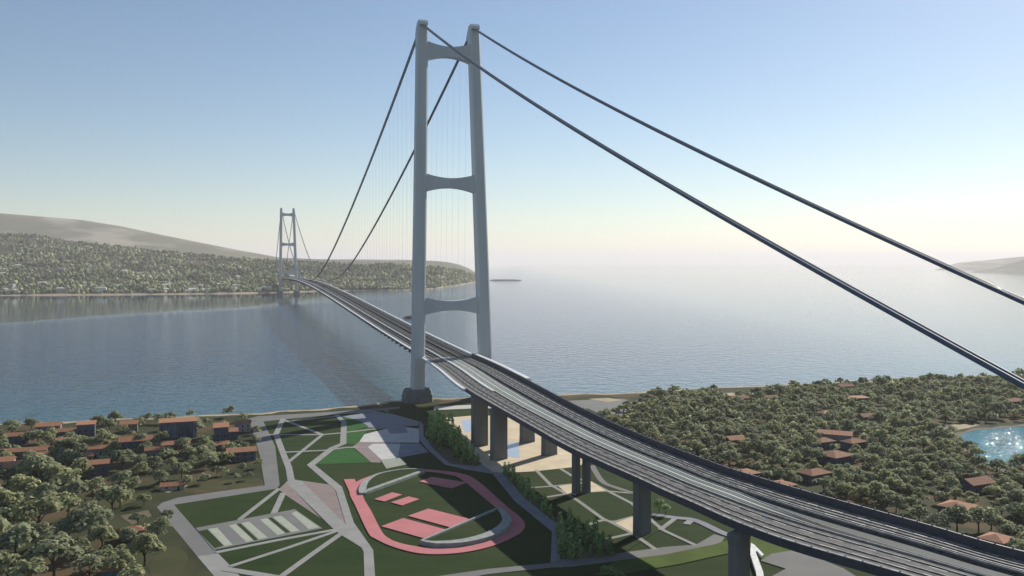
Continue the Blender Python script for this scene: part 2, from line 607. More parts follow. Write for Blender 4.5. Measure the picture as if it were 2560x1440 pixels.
ridge_land('mountain', [(-900, 505), (-400, 520), (0, 533), (100, 541), (200, 549), (300, 565), (400, 586), (560, 618), (700, 644), (800, 648),
                        (1000, 649), (1090, 652), (1140, 658), (1175, 672), (1196, 690)], 7600, 11000, M['mountain'], 40)
ridge_land('headland', [(2425, 682), (2450, 676), (2480, 672), (2520, 660), (2560, 648), (2700, 640), (2900, 632)], 12200, 13200, M['mountain'], 8, 14, 60)
ridge_land('headland.001', [(2330, 676), (2350, 671), (2372, 663), (2400, 656), (2480, 649), (2560, 641), (2700, 636), (2900, 630)], 16500, 18500, M['mountain'], 8, 14, 60)


def mound(name, cx, cy, rx, ry, h, m, rz=0.0, seed=0, z0=-1.0, n=28, k=7):
    V, Fc = [], []
    for j in range(k + 1):
        t = j / k
        rr = math.cos(t * math.pi / 2) ** 0.8 if j < k else 0.0
        for i in range(n):
            an = 2 * math.pi * i / n
            q = 1 + 0.28 * mnoise.noise(Vector((math.cos(an) * 1.7 + seed, math.sin(an) * 1.7, t * 2)))
            x, y = rx * rr * q * math.cos(an), ry * rr * q * math.sin(an)
            z = z0 + (h - z0) * math.sin(t * math.pi / 2) * (1 + 0.18 * mnoise.noise(Vector((x * 0.08 + seed, y * 0.08, t))))
            V.append((cx + x * math.cos(rz) - y * math.sin(rz), cy + x * math.sin(rz) + y * math.cos(rz), z))
    for j in range(k):
        for i in range(n):
            Fc.append((j * n + i, j * n + (i + 1) % n, (j + 1) * n + (i + 1) % n, (j + 1) * n + i))
    return obj(name, V, Fc, m, smooth=True)


x, y = G(1262, 701, 0)
tag(mound('island', x, y, 150, 70, 9, M['rock'], 0.0, 3), kind='structure')
x, y = G(1030, 796, 0)
tag(mound('rock_islet', x, y, 22, 14, 8, M['rock'], 0.2, 5), 'low dark rocky islet in the strait beside the near tower leg', 'islet')

# ------------------------------------------------------------------ suspension bridge
NT, FT = Vector((-68.4, 928.0)), Vector((-1043.0, 4080.0))
BD = (NT - FT).normalized()                  # along the bridge, towards the camera
LN = Vector((BD.y, -BD.x))                   # to the left of the deck as seen from the camera
SPAN = (NT - FT).length
BROT = math.atan2(LN.y, LN.x)                # local x = LN


def BP(t, off, z):
    p = NT + BD * t + LN * off
    return (p.x, p.y, z)


bridge = empty('suspension_bridge', BP(0, 0, LAND), 0)
tag(bridge, 'long grey suspension bridge with two portal towers crossing the strait', 'bridge')


def part(o, parent):
    """keep a world-built mesh where it stands under a parent Empty with no rotation"""
    o.parent = parent
    w = Vector((0, 0, 0))
    q = parent
    while q is not None:
        w += q.location
        q = q.parent
    o.location = -w
    return o


TOP = 396.0


def leg_off(side, z):
    """distance of a leg's axis from the bridge axis at height z"""
    a, b = (31.8, 27.0) if side > 0 else (43.0, 28.6)
    return side * (a + (b - a) * (z - LAND) / (TOP - LAND))


def tower(t, name_parent, z0, lab):
    tw = empty('tower', tuple(Vector(BP(t, 0, z0)) - bridge.location), 0, bridge)
    tw['label'] = lab
    for side in (1, -1):
        mb = MB()
        sec = []
        zs = [z0 + 9, 60, 110, 180, 250, 330, TOP]
        for z in zs:
            c = leg_off(side, z)
            a, b, ch = 5.6 + 0.9 * (1 - z / TOP), 7.0 + 0.8 * (1 - z / TOP), 1.7
            for ox, ot in ((-a, -b + ch), (-a + ch, -b), (a - ch, -b), (a, -b + ch), (a, b - ch), (a - ch, b), (-a + ch, b), (-a, b - ch)):
                sec.append(BP(t + ot, c + ox, z))
        n = 8
        fs = [tuple(range(n))[::-1]]
        for k in range(len(zs) - 1):
            for i in range(n):
                fs.append((k * n + i, k * n + (i + 1) % n, (k + 1) * n + (i + 1) % n, (k + 1) * n + i))
        fs.append(tuple((len(zs) - 1) * n + i for i in range(n)))
        mb.add(sec, fs)
        part(mb.build('leg', M['steel']), tw)
        # saddle housing, a wedge longer than the leg along the bridge
        c = leg_off(side, TOP)
        pr = [(-15, TOP - 6.5), (-13.5, TOP - 3.0), (-5, TOP + 6), (5.5, TOP + 6.5), (9.5, TOP + 3.5), (9.5, TOP + 0.6), (6, TOP + 0.3), (-6, TOP + 0.3), (-9, TOP - 3), (-13, TOP - 7.5)]
        vs = [BP(t + a, c - 4.4, z) for a, z in pr] + [BP(t + a, c + 4.4, z) for a, z in pr]
        m_ = len(pr)
        fs = [tuple(range(m_)), tuple(range(2 * m_ - 1, m_ - 1, -1))] + [(i, i + m_, (i + 1) % m_ + m_, (i + 1) % m_) for i in range(m_)]
        part(obj('cable_saddle', vs, fs, M['steel']), tw)
        # pedestal
        c = leg_off(side, z0)
        vs, fs = [], []
        for z, r1, r2 in ((z0 - 6, 16.5, 12.5), (z0 + 7.5, 16.5, 12.5), (z0 + 8.2, 15.5, 11.6), (z0 + 11.5, 14.8, 10.8), (z0 + 13.2, 13.6, 9.8)):
            for i in range(12):
                an = 2 * math.pi * (i + 0.5) / 12
                q = 1 / max(abs(math.cos(an)), abs(math.sin(an))) ** 0.45
                vs.append(BP(t + r2 * q * math.sin(an), c + r1 * q * math.cos(an), z))
        for k in range(4):
            for i in range(12):
                fs.append((k * 12 + i, k * 12 + (i + 1) % 12, (k + 1) * 12 + (i + 1) % 12, (k + 1) * 12 + i))
        fs.append(tuple(48 + i for i in range(12)))
        part(obj('pedestal', vs, fs, M['pedestal']), tw)
    for zc, hh in ((104.5, 9.5), (233.5, 9.8), (371.5, 10.0)):
        la, lb = leg_off(1, zc) - 4.2, leg_off(-1, zc) + 4.2
        up, dn = [], []
        for i in range(17):
            s = i / 16
            off = la + (lb - la) * s
            w = abs(2 * s - 1) ** 1.9
            up.append((off, zc + hh * (0.52 + 0.48 * w)))
            dn.append((off, zc - hh * (0.52 + 0.52 * w)))
        vs, fs = [], []
        for ot in (-5.0, 5.0):
            for off, z in up + dn:
                vs.append(BP(t + ot, off, z))
        n = 17
        for i in range(n - 1):
            fs.append((i, i + 1, n + i + 1, n + i))
            fs.append((2 * n + i + 1, 2 * n + i, 3 * n + i, 3 * n + i + 1))
            fs.append((i + 1, i, 2 * n + i, 2 * n + i + 1))
            fs.append((n + i, n + i + 1, 3 * n + i + 1, 3 * n + i))
        part(obj('cross_beam', vs, fs, M['steel']), tw)
    return tw


tower(0, bridge, LAND, 'near portal tower standing on the park shore')
tower(-SPAN, bridge, 4.0, 'far hazy portal tower on the opposite shore')


def cable_h(t):
    if t >= 0:                       # side span towards the camera
        return 399.5 - 0.4216 * t + 5.97e-5 * t * t
    x = -t
    if x > SPAN:                     # far side span
        x -= SPAN
        return 399.5 - 0.42 * x + 6e-5 * x * x
    x = min(x, SPAN - x)
    dr = 0.285 * x - 4.5e-5 * x * x
    k = 22.0
    lim = 303.0
    return 399.5 - (-k * math.log(math.exp(-dr / k) + math.exp(-lim / k)))


DECKP = np.polyfit([0, 10, 20, 400, 800, 1200, 1466, 2000, 2600, SPAN, SPAN + 900], [51.5, 51.7, 52, 60, 69.5, 80.5, 86, 90, 85.5, 76, 66], 4)


def deck_h(t):
    if t > 400:
        return 43.5 - 0.008 * (t - 400)
    if t >= 0:
        return 51.5 - 0.02 * t
    return float(np.polyval(DECKP, min(-t, SPAN + 900)))


ts = list(np.arange(920, 0, -20.0)) + list(np.arange(0, -SPAN, -30.0)) + list(np.arange(-SPAN, -SPAN - 800, -40.0))
for side in (1, -1):
    for dx in (-0.85, 0.85):
        mb = MB()
        mb.tube([BP(t, leg_off(side, TOP) + dx, cable_h(t)) for t in ts], 0.8, 8)
        part(mb.build('main_cable', M['cable'], smooth=True), bridge)

# hangers, one mesh scaled in length
hm = MB()
hm.tube([(0, 0, 0), (0, 0, 1)], 0.05, 5)
hproto = None
for k in range(1, int(SPAN / 30)):
    t = -30.0 * k
    z0, z1 = deck_h(t) + 0.6, cable_h(t)
    if z1 - z0 < 3:
        continue
    for side in (1, -1):
        if hproto is None:
            o = hm.build('hanger', M['cable'], bridge)
            hproto = o
        else:
            o = hproto.copy()
            COL.objects.link(o)
            o.parent = bridge
        zb = z0
        # hangers lean slightly: from the deck edge up to the cable plane
        p0, p1 = Vector(BP(t, side * 25.6, zb)), Vector(BP(t, leg_off(side, TOP), z1))
        o.location = p0 - bridge.location
        o.rotation_euler = (p1 - p0).to_track_quat('Z', 'Y').to_euler()
        o.scale = (1, 1, (p1 - p0).length)


def strip(tlist, o0, o1, top, bot, zf=None):
    """box girder along the bridge between offsets o0 > o1"""
    vs, fs, uv = [], [], []
    for t in tlist:
        z = (zf or deck_h)(t)
        for o_, dz in ((o0, top), (o1, top), (o1 - (0.12 * (o1 - o0)) * (1 if bot < -1 else 0), bot), (o0 - (0.12 * (o0 - o1)) * (1 if bot < -1 else 0), bot)):
            vs.append(BP(t, o_, z + dz))
            uv.append((t, o_))
    for i in range(len(tlist) - 1):
        for j in range(4):
            a, b = i * 4 + j, i * 4 + (j + 1) % 4
            fs.append((a, a + 4, b + 4, b))
    fs.append((0, 1, 2, 3))
    n = (len(tlist) - 1) * 4
    fs.append((n + 3, n + 2, n + 1, n))
    return vs, fs, uv


tm = [float(t) for t in np.arange(12, -SPAN - 500, -30.0)]
for nm, o0, o1, mm in (('roadway_girder', 25.0, 9.5, 'asphalt'), ('railway_girder', 5.0, -5.0, 'asphalt'), ('roadway_girder', -9.5, -25.0, 'asphalt')):
    v, f, uv = strip(tm, o0, o1, 0.0, -2.6)
    part(obj(nm, v, f, M[mm], uv=uv), bridge)
for nm, o0, o1, zt, mm in (('wind_screen', 27.6, 25.0, 1.2, 'white'), ('wind_screen', 10.4, 9.0, 1.2, 'white'),
                           ('wind_screen', -25.0, -27.6, 1.6, 'white'), ('guard_rail', -9.2, -9.7, 1.1, 'barrier'),
                           ('guard_rail', 17.4, 17.0, 0.9, 'rail'), ('guard_rail', -17.0, -17.4, 0.9, 'rail'), ('guard_rail', 13.4, 13.2, 0.7, 'rail'),
                           ('guard_rail', -13.2, -13.4, 0.7, 'rail'), ('guard_rail', 21.2, 21.0, 0.7, 'paint'), ('guard_rail', -21.0, -21.2, 0.7, 'paint')):
    v, f, uv = strip(tm, o0, o1, zt, 0.004)
    part(obj(nm, v, f, M[mm], uv=uv), bridge)
for o0 in (3.4, 1.9, -1.9, -3.4):
    v, f, uv = strip(tm, o0 + 0.15, o0 - 0.15, 0.3, 0.004)
    part(obj('rail', v, f, M['rail'], uv=uv), bridge)
cg = MB()
cg.box((0, 0, -3.2), (49, 3.0, 3.4))
proto = None
for k in range(0, int(SPAN / 30) + 1):
    t = -30.0 * k
    if proto is None:
        o = cg.build('cross_girder', M['girder'], bridge)
        proto = o
    else:
        o = proto.copy()
        COL.objects.link(o)
        o.parent = bridge
    o.location = Vector(BP(t, 0, deck_h(t) - 1.2)) - bridge.location
    o.rotation_euler = (0, 0, BROT)

# ------------------------------------------------------------------ approach viaduct
def deck_pt(px, py):
    h, p = 47.0, None
    for _ in range(8):
        d = (EYE - h) * F / (py - HOR)
        p = Vector(((px - 1280) / F * d, d))
        h = deck_h((p - NT).dot(BD))
    return (p.x, p.y)


LEFT = [BP(13, 27.3, 0)[:2], BP(100, 29.0, 0)[:2]] + [deck_pt(*p) for p in
       ((1165, 974), (1330, 1070), (1420, 1120), (1500, 1158), (1583, 1195), (1660, 1231), (1731, 1262), (1819, 1302), (1950, 1352), (2160, 1414))] + [(172, 262), (215, 232), (262, 205)]
RIGHT = [BP(13, -25.5, 0)[:2], BP(100, -27.5, 0)[:2]] + [deck_pt(*p) for p in
        ((1330, 961), (1421, 1010), (1502, 1050), (1583, 1087), (1664, 1121), (1766, 1160), (1828, 1183), (1999, 1235), (2300, 1320), (2560, 1395))] + [(232, 276), (278, 248)]


def resample(pts, n):
    P = np.array(spline(pts, 10))
    s = np.concatenate([[0], np.cumsum(np.linalg.norm(np.diff(P, axis=0), axis=1))])
    q = np.linspace(0, s[-1], n)
    return np.stack([np.interp(q, s, P[:, 0]), np.interp(q, s, P[:, 1])], 1)


NS = 120
VL, VR = resample(LEFT, NS), resample(RIGHT, NS)
VC = (VL + VR) / 2
VH = np.array([deck_h((Vector(c) - NT).dot(BD)) for c in VC])
VS = np.concatenate([[0], np.cumsum(np.linalg.norm(np.diff(VC, axis=0), axis=1))])
VLEN = VS[-1]
viaduct = empty('approach_viaduct', (float(VC[NS // 2][0]), float(VC[NS // 2][1]), LAND))
tag(viaduct, 'grey road and rail viaduct curving from the bridge over the park', 'viaduct')


def vprof(tab, k):
    return float(np.interp(VS[k], [a for a, _ in tab], [b for _, b in tab])) if isinstance(tab, list) else tab


def vpt(k, s, dz=0.0):
    p = VL[k] + (VR[k] - VL[k]) * s
    return (float(p[0]), float(p[1]), float(VH[k] + dz))


def vstrip(name, s0, s1, top, bot, m, k0=0, k1=NS - 1, parent=viaduct):
    vs, fs, uv = [], [], []
    ks = range(k0, k1 + 1)
    for k in ks:
        a, b = vprof(s0, k), vprof(s1, k)
        w = float(np.linalg.norm(VR[k] - VL[k]))
        for s, dz in ((a, top), (b, top), (b, bot), (a, bot)):
            vs.append(vpt(k, s, dz))
            uv.append((float(VS[k]), s * w))
    n = len(ks)
    for i in range(n - 1):
        for j in range(4):
            p, q = i * 4 + j, i * 4 + (j + 1) % 4
            fs.append((p, q, q + 4, p + 4))
    fs.append((3, 2, 1, 0))
    e = (n - 1) * 4
    fs.append((e, e + 1, e + 2, e + 3))
    return part(obj(name, vs, fs, m, uv=uv), parent)


def st(px, py):
    """arc length of the viaduct station nearest to a sighting of its deck"""
    p = np.array(deck_pt(px, py))
    return float(VS[np.argmin(np.linalg.norm(VC - p, axis=1))])


sA, sB, sC, sD = st(1340, 1010), st(1819, 1240), st(2037, 1320), st(2300, 1390)
paleL = [(0, 0.36), (sA, 0.33), (sB, 0.385), (sC, 0.41), (VLEN, 0.42)]
paleR = [(0, 0.62), (sA, 0.57), (sB, 0.60), (sC, 0.49), (sD, 0.445), (VLEN, 0.43)]
darkR = [(0, 0.66), (sA, 0.655), (sB, 0.67), (sC, 0.665), (VLEN, 0.66)]


def off(tab, d):
    return [(a, b + d) for a, b in tab]


def lerp_tab(a, b, f):
    ks = sorted(set([p for p, _ in a] + [p for p, _ in b]))
    ia = lambda q, t: float(np.interp(q, [x for x, _ in t], [y for _, y in t]))
    return [(k, ia(k, a) * (1 - f) + ia(k, b) * f) for k in ks]


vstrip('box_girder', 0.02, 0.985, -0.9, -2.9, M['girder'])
vstrip('roadway', 0.022, paleL, 0.0, -0.9, M['asphalt'])
vstrip('railway_slab', off(paleL, 0.001), paleR, 0.15, -0.9, M['slab'])
vstrip('trough', off(paleR, 0.001), off(darkR, -0.001), -0.85, -0.95, M['trough'])
vstrip('roadway', darkR, 0.955, 0.0, -0.9, M['asphalt'])
vstrip('parapet', 0.0, 0.012, 0.9, -2.3, M['navy'])
vstrip('parapet_cap', 0.0005, 0.0215, 1.12, 0.904, M['barrier'])
vstrip('parapet', 0.958, 0.972, 3.2, -2.3, M['navy'])
vstrip('barrier', off(paleL, -0.012), off(paleL, -0.004), 0.7, 0.004, M['barrier'])
vstrip('barrier', off(darkR, 0.004), off(darkR, 0.013), 0.7, 0.004, M['barrier'])
vstrip('kerb', off(paleR, -0.006), off(paleR, -0.0005), 0.5, 0.154, M['barrier'])
cst = [(0, 0.024), (VLEN, 0.024)]
for f in (0.24, 0.47, 0.76):
    t = lerp_tab(cst, paleL, f)
    vstrip('guard_rail', t, off(t, 0.0065), 0.4, 0.004, M['guard'])
cst = [(0, 0.952), (VLEN, 0.952)]
for f in (0.18, 0.36, 0.56, 0.78):
    t = lerp_tab(darkR, cst, f)
    vstrip('guard_rail', t, off(t, 0.0065), 0.4, 0.004, M['guard'])
for f in (0.18, 0.32, 0.6, 0.75):
    t = lerp_tab(paleL, paleR, f)
    vstrip('rail', t, off(t, 0.004), 0.36, 0.154, M['rail'], 0, int(NS * 0.86))
# lane markings as dashes, thin paint sheets
for base, f in ((0, 0.3), (0, 0.71), (1, 0.27), (1, 0.67)):
    t = lerp_tab([(0, 0.024), (VLEN, 0.024)], paleL, f) if base == 0 else lerp_tab(darkR, [(0, 0.952), (VLEN, 0.952)], f)
    mb = MB()
    for k in range(0, NS - 1, 2):
        a, b = vprof(t, k), vprof(t, k + 1)
        vs = [vpt(k, a, 0.006), vpt(k, a + 0.006, 0.006), vpt(k + 1, b + 0.006, 0.006), vpt(k + 1, b, 0.006)]
        mb.add(vs, [(0, 1, 2, 3)])
    part(mb.build('lane_marking', M['paint']), viaduct)['kind'] = 'stuff'
# posts along both parapets, the ones that stand out from the wall
pm = MB()
pm.box((0, 0, 0.0), (0.4, 0.5, 2.4))
proto = None
for side, s, dz in ((0, 0.965, 2.9), (1, 0.012, 0.7)):
    for q in np.arange(6, VLEN - 4, 4.2):
        k = int(np.searchsorted(VS, q))
        if proto is None:
            o = pm.build('parapet_post', M['barrier'], viaduct)
            proto = o
        else:
            o = proto.copy()
            COL.objects.link(o)
            o.parent = viaduct
        o.location = Vector(vpt(k, s, dz)) - viaduct.location
        o.scale = (1, 1, 1 if side == 0 else 0.6)
# white wind screens carried a little way past the tower
k2 = int(np.searchsorted(VS, 185))
vstrip('wind_screen', -0.05, -0.004, 0.9, -1.2, M['white'], 0, int(np.searchsorted(VS, 195)))
vstrip('wind_screen', 0.976, 1.05, 3.4, -1.0, M['white'], 0, k2)
vstrip('wind_screen', off(paleL, -0.045), off(paleL, -0.016), 1.0, 0.01, M['white'], 0, int(np.searchsorted(VS, 215)))


def pier(px, py, w, th, lab=None, n=1, dy=None, pos=None):
    x, y = pos or G(px, py)
    k = int(np.argmin(np.linalg.norm(VC - np.array([x, y]), axis=1)))
    nr = (VR[k] - VL[k]) / np.linalg.norm(VR[k] - VL[k])
    rz = math.atan2(nr[1], nr[0])
    top = float(VH[k]) - 2.95
    mb = MB()
    ch = 0.8
    vs, fs = [], []
    for z, g in ((LAND - 2, 1.04), (LAND + 8, 1.0), (top - 5, 1.0), (top - 1.6, 1.12), (top, 1.12)):
        for ox, oy in ((-w / 2, -th / 2 + ch), (-w / 2 + ch, -th / 2), (w / 2 - ch, -th / 2), (w / 2, -th / 2 + ch),
                       (w / 2, th / 2 - ch), (w / 2 - ch, th / 2), (-w / 2 + ch, th / 2), (-w / 2, th / 2 - ch)):
            vs.append((x + (ox * math.cos(rz) - oy * math.sin(rz)) * g + 0 - 0, y + (ox * math.sin(rz) + oy * math.cos(rz)) * g, z))
    for a in range(4):
        for i in range(8):
            fs.append((a * 8 + i, a * 8 + (i + 1) % 8, (a + 1) * 8 + (i + 1) % 8, (a + 1) * 8 + i))
    fs.append(tuple(32 + i for i in range(8)))
    mb.add(vs, fs)
    o = part(mb.build('pier', M['concrete']), viaduct)
    if lab:
        o['label'] = lab
    return o


pier(1199, 1115, 13.2, 5.5, 'wide wall pier nearest the tower, left row')
pier(1247, 1149, 12.8, 5.5, 'wide wall pier beside the end of the bush row')
pier(1318, 1106, 12.0, 5.5, 'wall pier behind, on the cream paving')
pier(1373, 1138, 12.0, 5.5, 'wall pier behind, right of the cream paving gap')
pier(1440, 1234, 4.6, 4.6, 'left column of the slender pair')
pier(1466, 1231, 4.6, 4.6, 'right column of the slender pair')
pier(1605, 1336, 11.0, 5.0, 'single wall pier among the crossing lawn paths')
pier(1843, 1460, 11.2, 5.0, 'nearest wall pier, cut by the lower picture edge', pos=(93.5, 362.0))
pier(0, 0, 11.2, 5.0, None, pos=(148.0, 300.0))

# ------------------------------------------------------------------ park: lawns, paths, plazas
zc = [LAND + 0.03]


def lay(name, pts, m, dz=0.006, t=0.3, sm=0, closed=True):
    zc[0] += dz
    P = GP(pts)
    if sm:
        P = spline(P, sm, True)
    return slab(name, P, zc[0], M[m], t)


def walk(pts, w, m='path', sm=0, name='path'):
    zc[0] += 0.006
    P = GP(pts)
    if sm:
        P = spline(P, sm)
        w = w if not isinstance(w, (list, tuple)) else list(np.interp(np.linspace(0, 1, len(P)), np.linspace(0, 1, len(w)), w))
    return slab(name, ribbon(P, w), zc[0], M[m], 0.3)


lay('lawn', [(655, 1054), (740, 1041), (834, 1034), (930, 1022), (1000, 1013), (1100, 1012), (1180, 1011), (1330, 1010), (1420, 1030), (1480, 1060), (1560, 1130), (1700, 1230),
             (1812, 1300), (1900, 1340), (2050, 1372), (2200, 1420), (2400, 1520), (2400, 1800), (700, 1800), (555, 1460), (392, 1268), (440, 1246), (660, 1216), (640, 1130)], 'lawn', 0.02)
# outer paths
lay('path', [(658, 1053), (688, 1116), (699, 1212), (692, 1222), (435, 1262), (486, 1321), (536, 1374), (577, 1416), (600, 1440), (640, 1490), (700, 1560), (640, 1560), (560, 1465),
             (493, 1391), (392, 1268), (405, 1257), (446, 1244), (540, 1230), (662, 1214), (650, 1140), (624, 1053)], 'path_grey', 0.05, 0.5)
lay('path', [(493, 1391), (545, 1384), (577, 1416), (640, 1490), (560, 1470)], 'path')
lay('path', [(611, 1050), (643, 1041), (840, 1029), (1000, 1017), (1001, 1021), (930, 1029), (840, 1036), (655, 1054)], 'path_grey')
walk([(840, 1035), (930, 1029), (975, 1036), (1050, 1057)], 5, 'path')
lay('plaza', [(853, 1041), (930, 1031), (975, 1038), (1048, 1059), (1046, 1064), (966, 1069), (920, 1069), (907, 1056), (889, 1049)], 'path_blue')  # light grey concrete, its shade put into the blue-grey colour
lay('lawn', [(857, 1044), (889, 1049), (907, 1057), (921, 1066), (867, 1081)], 'lawn_green')
lay('lawn', [(867, 1082), (921, 1072), (909, 1090), (892, 1109), (866, 1110)], 'lawn_green')
lay('plaza', [(911, 1086), (966, 1072), (1010, 1068), (1048, 1072), (1048, 1107), (898, 1105)], 'plaza_pale')
lay('plaza', [(966, 1070), (1012, 1064), (1020, 1082), (975, 1085)], 'path_blue')
lay('plaza', [(1001, 1109), (1050, 1109), (1071, 1131), (994, 1145)], 'path_blue')
lay('plaza', [(883, 1117), (919, 1117), (953, 1150), (951, 1157), (928, 1156)], 'plaza_pink')
lay('plaza', [(898, 1105), (1000, 1107), (1000, 1112), (880, 1118)], 'plaza_pink')
lay('plaza', [(919, 1118), (932, 1110), (1001, 1110), (994, 1145), (954, 1150)], 'plaza_pale')
lay('plaza', [(952, 1150), (999, 1144), (1018, 1161), (966, 1172)], 'plaza_green')
lay('lawn', [(787, 1162), (829, 1125), (881, 1121), (928, 1156)], 'lawn_green')
# thin paths of the north lawn
walk([(708, 1047), (690, 1086), (711, 1142), (722, 1169), (728, 1201)], 4.6)
walk([(712, 1051), (806, 1087)], 3.6)
walk([(806, 1087), (720, 1156)], 3.0)
walk([(668, 1087), (806, 1087), (850, 1083), (975, 1068)], 4.0)
walk([(711, 1131), (816, 1126), (866, 1119), (920, 1118)], 4.0)
walk([(729, 1053), (842, 1041)], 4.0)
# wedges, broad promenade and main path
lay('plaza', [(697, 1224), (716, 1206), (802, 1297), (712, 1237)], 'plaza_pink')
lay('plaza', [(752, 1202), (822, 1212), (838, 1226), (864, 1312)], 'plaza_pink')
lay('path', [(834, 1036), (853, 1056), (850, 1109), (823, 1120), (767, 1163), (831, 1219), (840, 1227), (865, 1312), (885, 1308), (855, 1218), (787, 1163), (838, 1122), (866, 1109), (867, 1057), (849, 1038)], 'path')
lay('path', [(715, 1206), (728, 1198), (754, 1203), (865, 1312), (885, 1308), (933, 1376), (938, 1445), (940, 1520), (912, 1520), (911, 1445), (909, 1380), (903, 1369), (851, 1337), (829, 1319)], 'path')
walk([(844, 1324), (690, 1352), (540, 1382)], 3.4)
walk([(846, 1327), (720, 1370), (575, 1417)], 3.0)
walk([(854, 1334), (780, 1386), (700, 1444), (660, 1480)], 3.2)
walk([(561, 1423), (690, 1444), (760, 1456)], 5.0)
walk([(698, 1222), (598, 1300)], 2.8)
walk([(708, 1233), (684, 1285)], 3.6)
# striped planting area
lay('plaza', [(489, 1321), (737, 1274), (806, 1322), (534, 1376)], 'path_grey')
Z1 = lambda a: [(380 + x / 4.414, 1140 + y / 4.414) for x, y in a]
for q, mm in ((((510, 835), (610, 815), (790, 995), (690, 1025)), 'lawn'), (((935, 755), (975, 750), (1170, 930), (1130, 940)), 'lawn'),
              (((1280, 690), (1322, 684), (1525, 845), (1480, 855)), 'lawn'), (((620, 812), (720, 796), (890, 985), (800, 1000)), 'stripe'),
              (((850, 772), (925, 758), (1120, 937), (1040, 955)), 'stripe'), (((985, 746), (1075, 732), (1275, 905), (1182, 926)), 'stripe'),
              (((1190, 706), (1270, 692), (1470, 858), (1385, 880)), 'stripe'), (((1332, 681), (1425, 664), (1630, 830), (1538, 846)), 'stripe'),
              (((1540, 640), (1590, 615), (1850, 795), (1730, 815)), 'stripe')):
    lay('lawn' if mm == 'lawn' else 'planting_strip', Z1(q), mm)
# blue-grey path round the east of the sports ground
lay('path', [(1050, 1057), (1047, 1073), (1047, 1097), (1073, 1128), (1113, 1162), (1165, 1174), (1232, 1185), (1287, 1253), (1344, 1300), (1380, 1329), (1376, 1419), (1404, 1419), (1400, 1396),
             (1390, 1333), (1394, 1311), (1320, 1253), (1262, 1190), (1256, 1176), (1203, 1158), (1130, 1160), (1082, 1120), (1059, 1090), (1058, 1062)], 'path_blue')
lay('path', [(1040, 1450), (1220, 1424), (1376, 1409), (1398, 1400), (1558, 1383), (1660, 1369), (1740, 1363), (1786, 1337), (1812, 1345), (1800, 1362), (1740, 1378), (1553, 1402),
             (1433, 1417), (1376, 1420), (1220, 1437), (1060, 1466)], 'path_grey')
# cream paving below the viaduct
lay('plaza', [(1085, 1016), (1180, 1013), (1330, 1012), (1330, 1020), (1180, 1022), (1085, 1026)], 'plaza_pale')
lay('plaza', [(1110, 1046), (1180, 1040), (1280, 1040), (1360, 1062), (1440, 1110), (1470, 1150), (1440, 1172), (1310, 1181), (1256, 1183), (1232, 1180), (1200, 1160), (1160, 1110)], 'cream')
lay('lawn', [(1330, 1180), (1470, 1165), (1560, 1190), (1640, 1240), (1700, 1290), (1690, 1300), (1560, 1383), (1404, 1400), (1392, 1330), (1396, 1312), (1340, 1262), (1300, 1214)], 'lawn')
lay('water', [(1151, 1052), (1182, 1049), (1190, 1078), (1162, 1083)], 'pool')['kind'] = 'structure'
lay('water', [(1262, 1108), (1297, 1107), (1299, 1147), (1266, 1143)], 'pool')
for pl, w in (([(1340, 1176), (1376, 1213), (1416, 1236), (1442, 1251), (1507, 1298), (1536, 1311), (1580, 1334), (1640, 1376)], 2.6),
              ([(1400, 1172), (1440, 1197), (1476, 1206), (1516, 1227), (1580, 1260), (1640, 1312), (1660, 1328), (1740, 1365)], 2.5),
              ([(1310, 1222), (1389, 1216), (1480, 1206)], 2.6), ([(1350, 1247), (1416, 1236), (1475, 1231), (1516, 1229), (1600, 1236)], 2.6),
              ([(1470, 1313), (1507, 1302), (1536, 1306), (1580, 1294), (1640, 1290)], 2.6), ([(1510, 1351), (1580, 1335)], 2.6),
              ([(1650, 1326), (1690, 1296)], 2.8), ([(1730, 1300), (1716, 1312)], 4.0)):
    walk(pl, w)
lay('plaza', [(1396, 1217), (1445, 1210), (1440, 1240), (1420, 1238)], 'cream')
lay('plaza', [(1466, 1205), (1478, 1205), (1514, 1228), (1470, 1232)], 'cream')
lay('plaza', [(1538, 1309), (1585, 1293), (1585, 1335)], 'cream')
walk([(1480, 1165), (1506, 1205), (1545, 1222), (1590, 1236)], 4.0, 'path_grey', 5)
walk([(1630, 1288), (1690, 1296), (1740, 1303), (1812, 1336), (1870, 1350)], 5.0, 'path_blue', 4)
# south-east meadow, car park and lawn
lay('lawn', [(1490, 1440), (1540, 1404), (1660, 1389), (1790, 1362), (1880, 1332), (1960, 1352), (1990, 1374), (1900, 1400), (1850, 1380), (1790, 1392), (1700, 1412), (1560, 1436)], 'lawn_light', sm=0)
lay('lawn', [(1860, 1350), (1960, 1355), (1985, 1376), (1905, 1402), (1880, 1398)], 'lawn_light')
lay('parking_lot', [(1902, 1404), (1930, 1386), (1994, 1376), (2110, 1424), (2200, 1480), (2100, 1640), (1900, 1560), (1860, 1480), (1965, 1424)], 'path_grey')
lay('soil', [(1075, 1100), (1100, 1098), (1150, 1128), (1205, 1160), (1190, 1167), (1125, 1160), (1085, 1125)], 'soil')
lay('soil', [(1262, 1190), (1290, 1196), (1340, 1250), (1392, 1300), (1395, 1312), (1330, 1262)], 'soil')
lay('soil', [(1396, 1330), (1480, 1330), (1532, 1384), (1480, 1394), (1402, 1398)], 'soil')
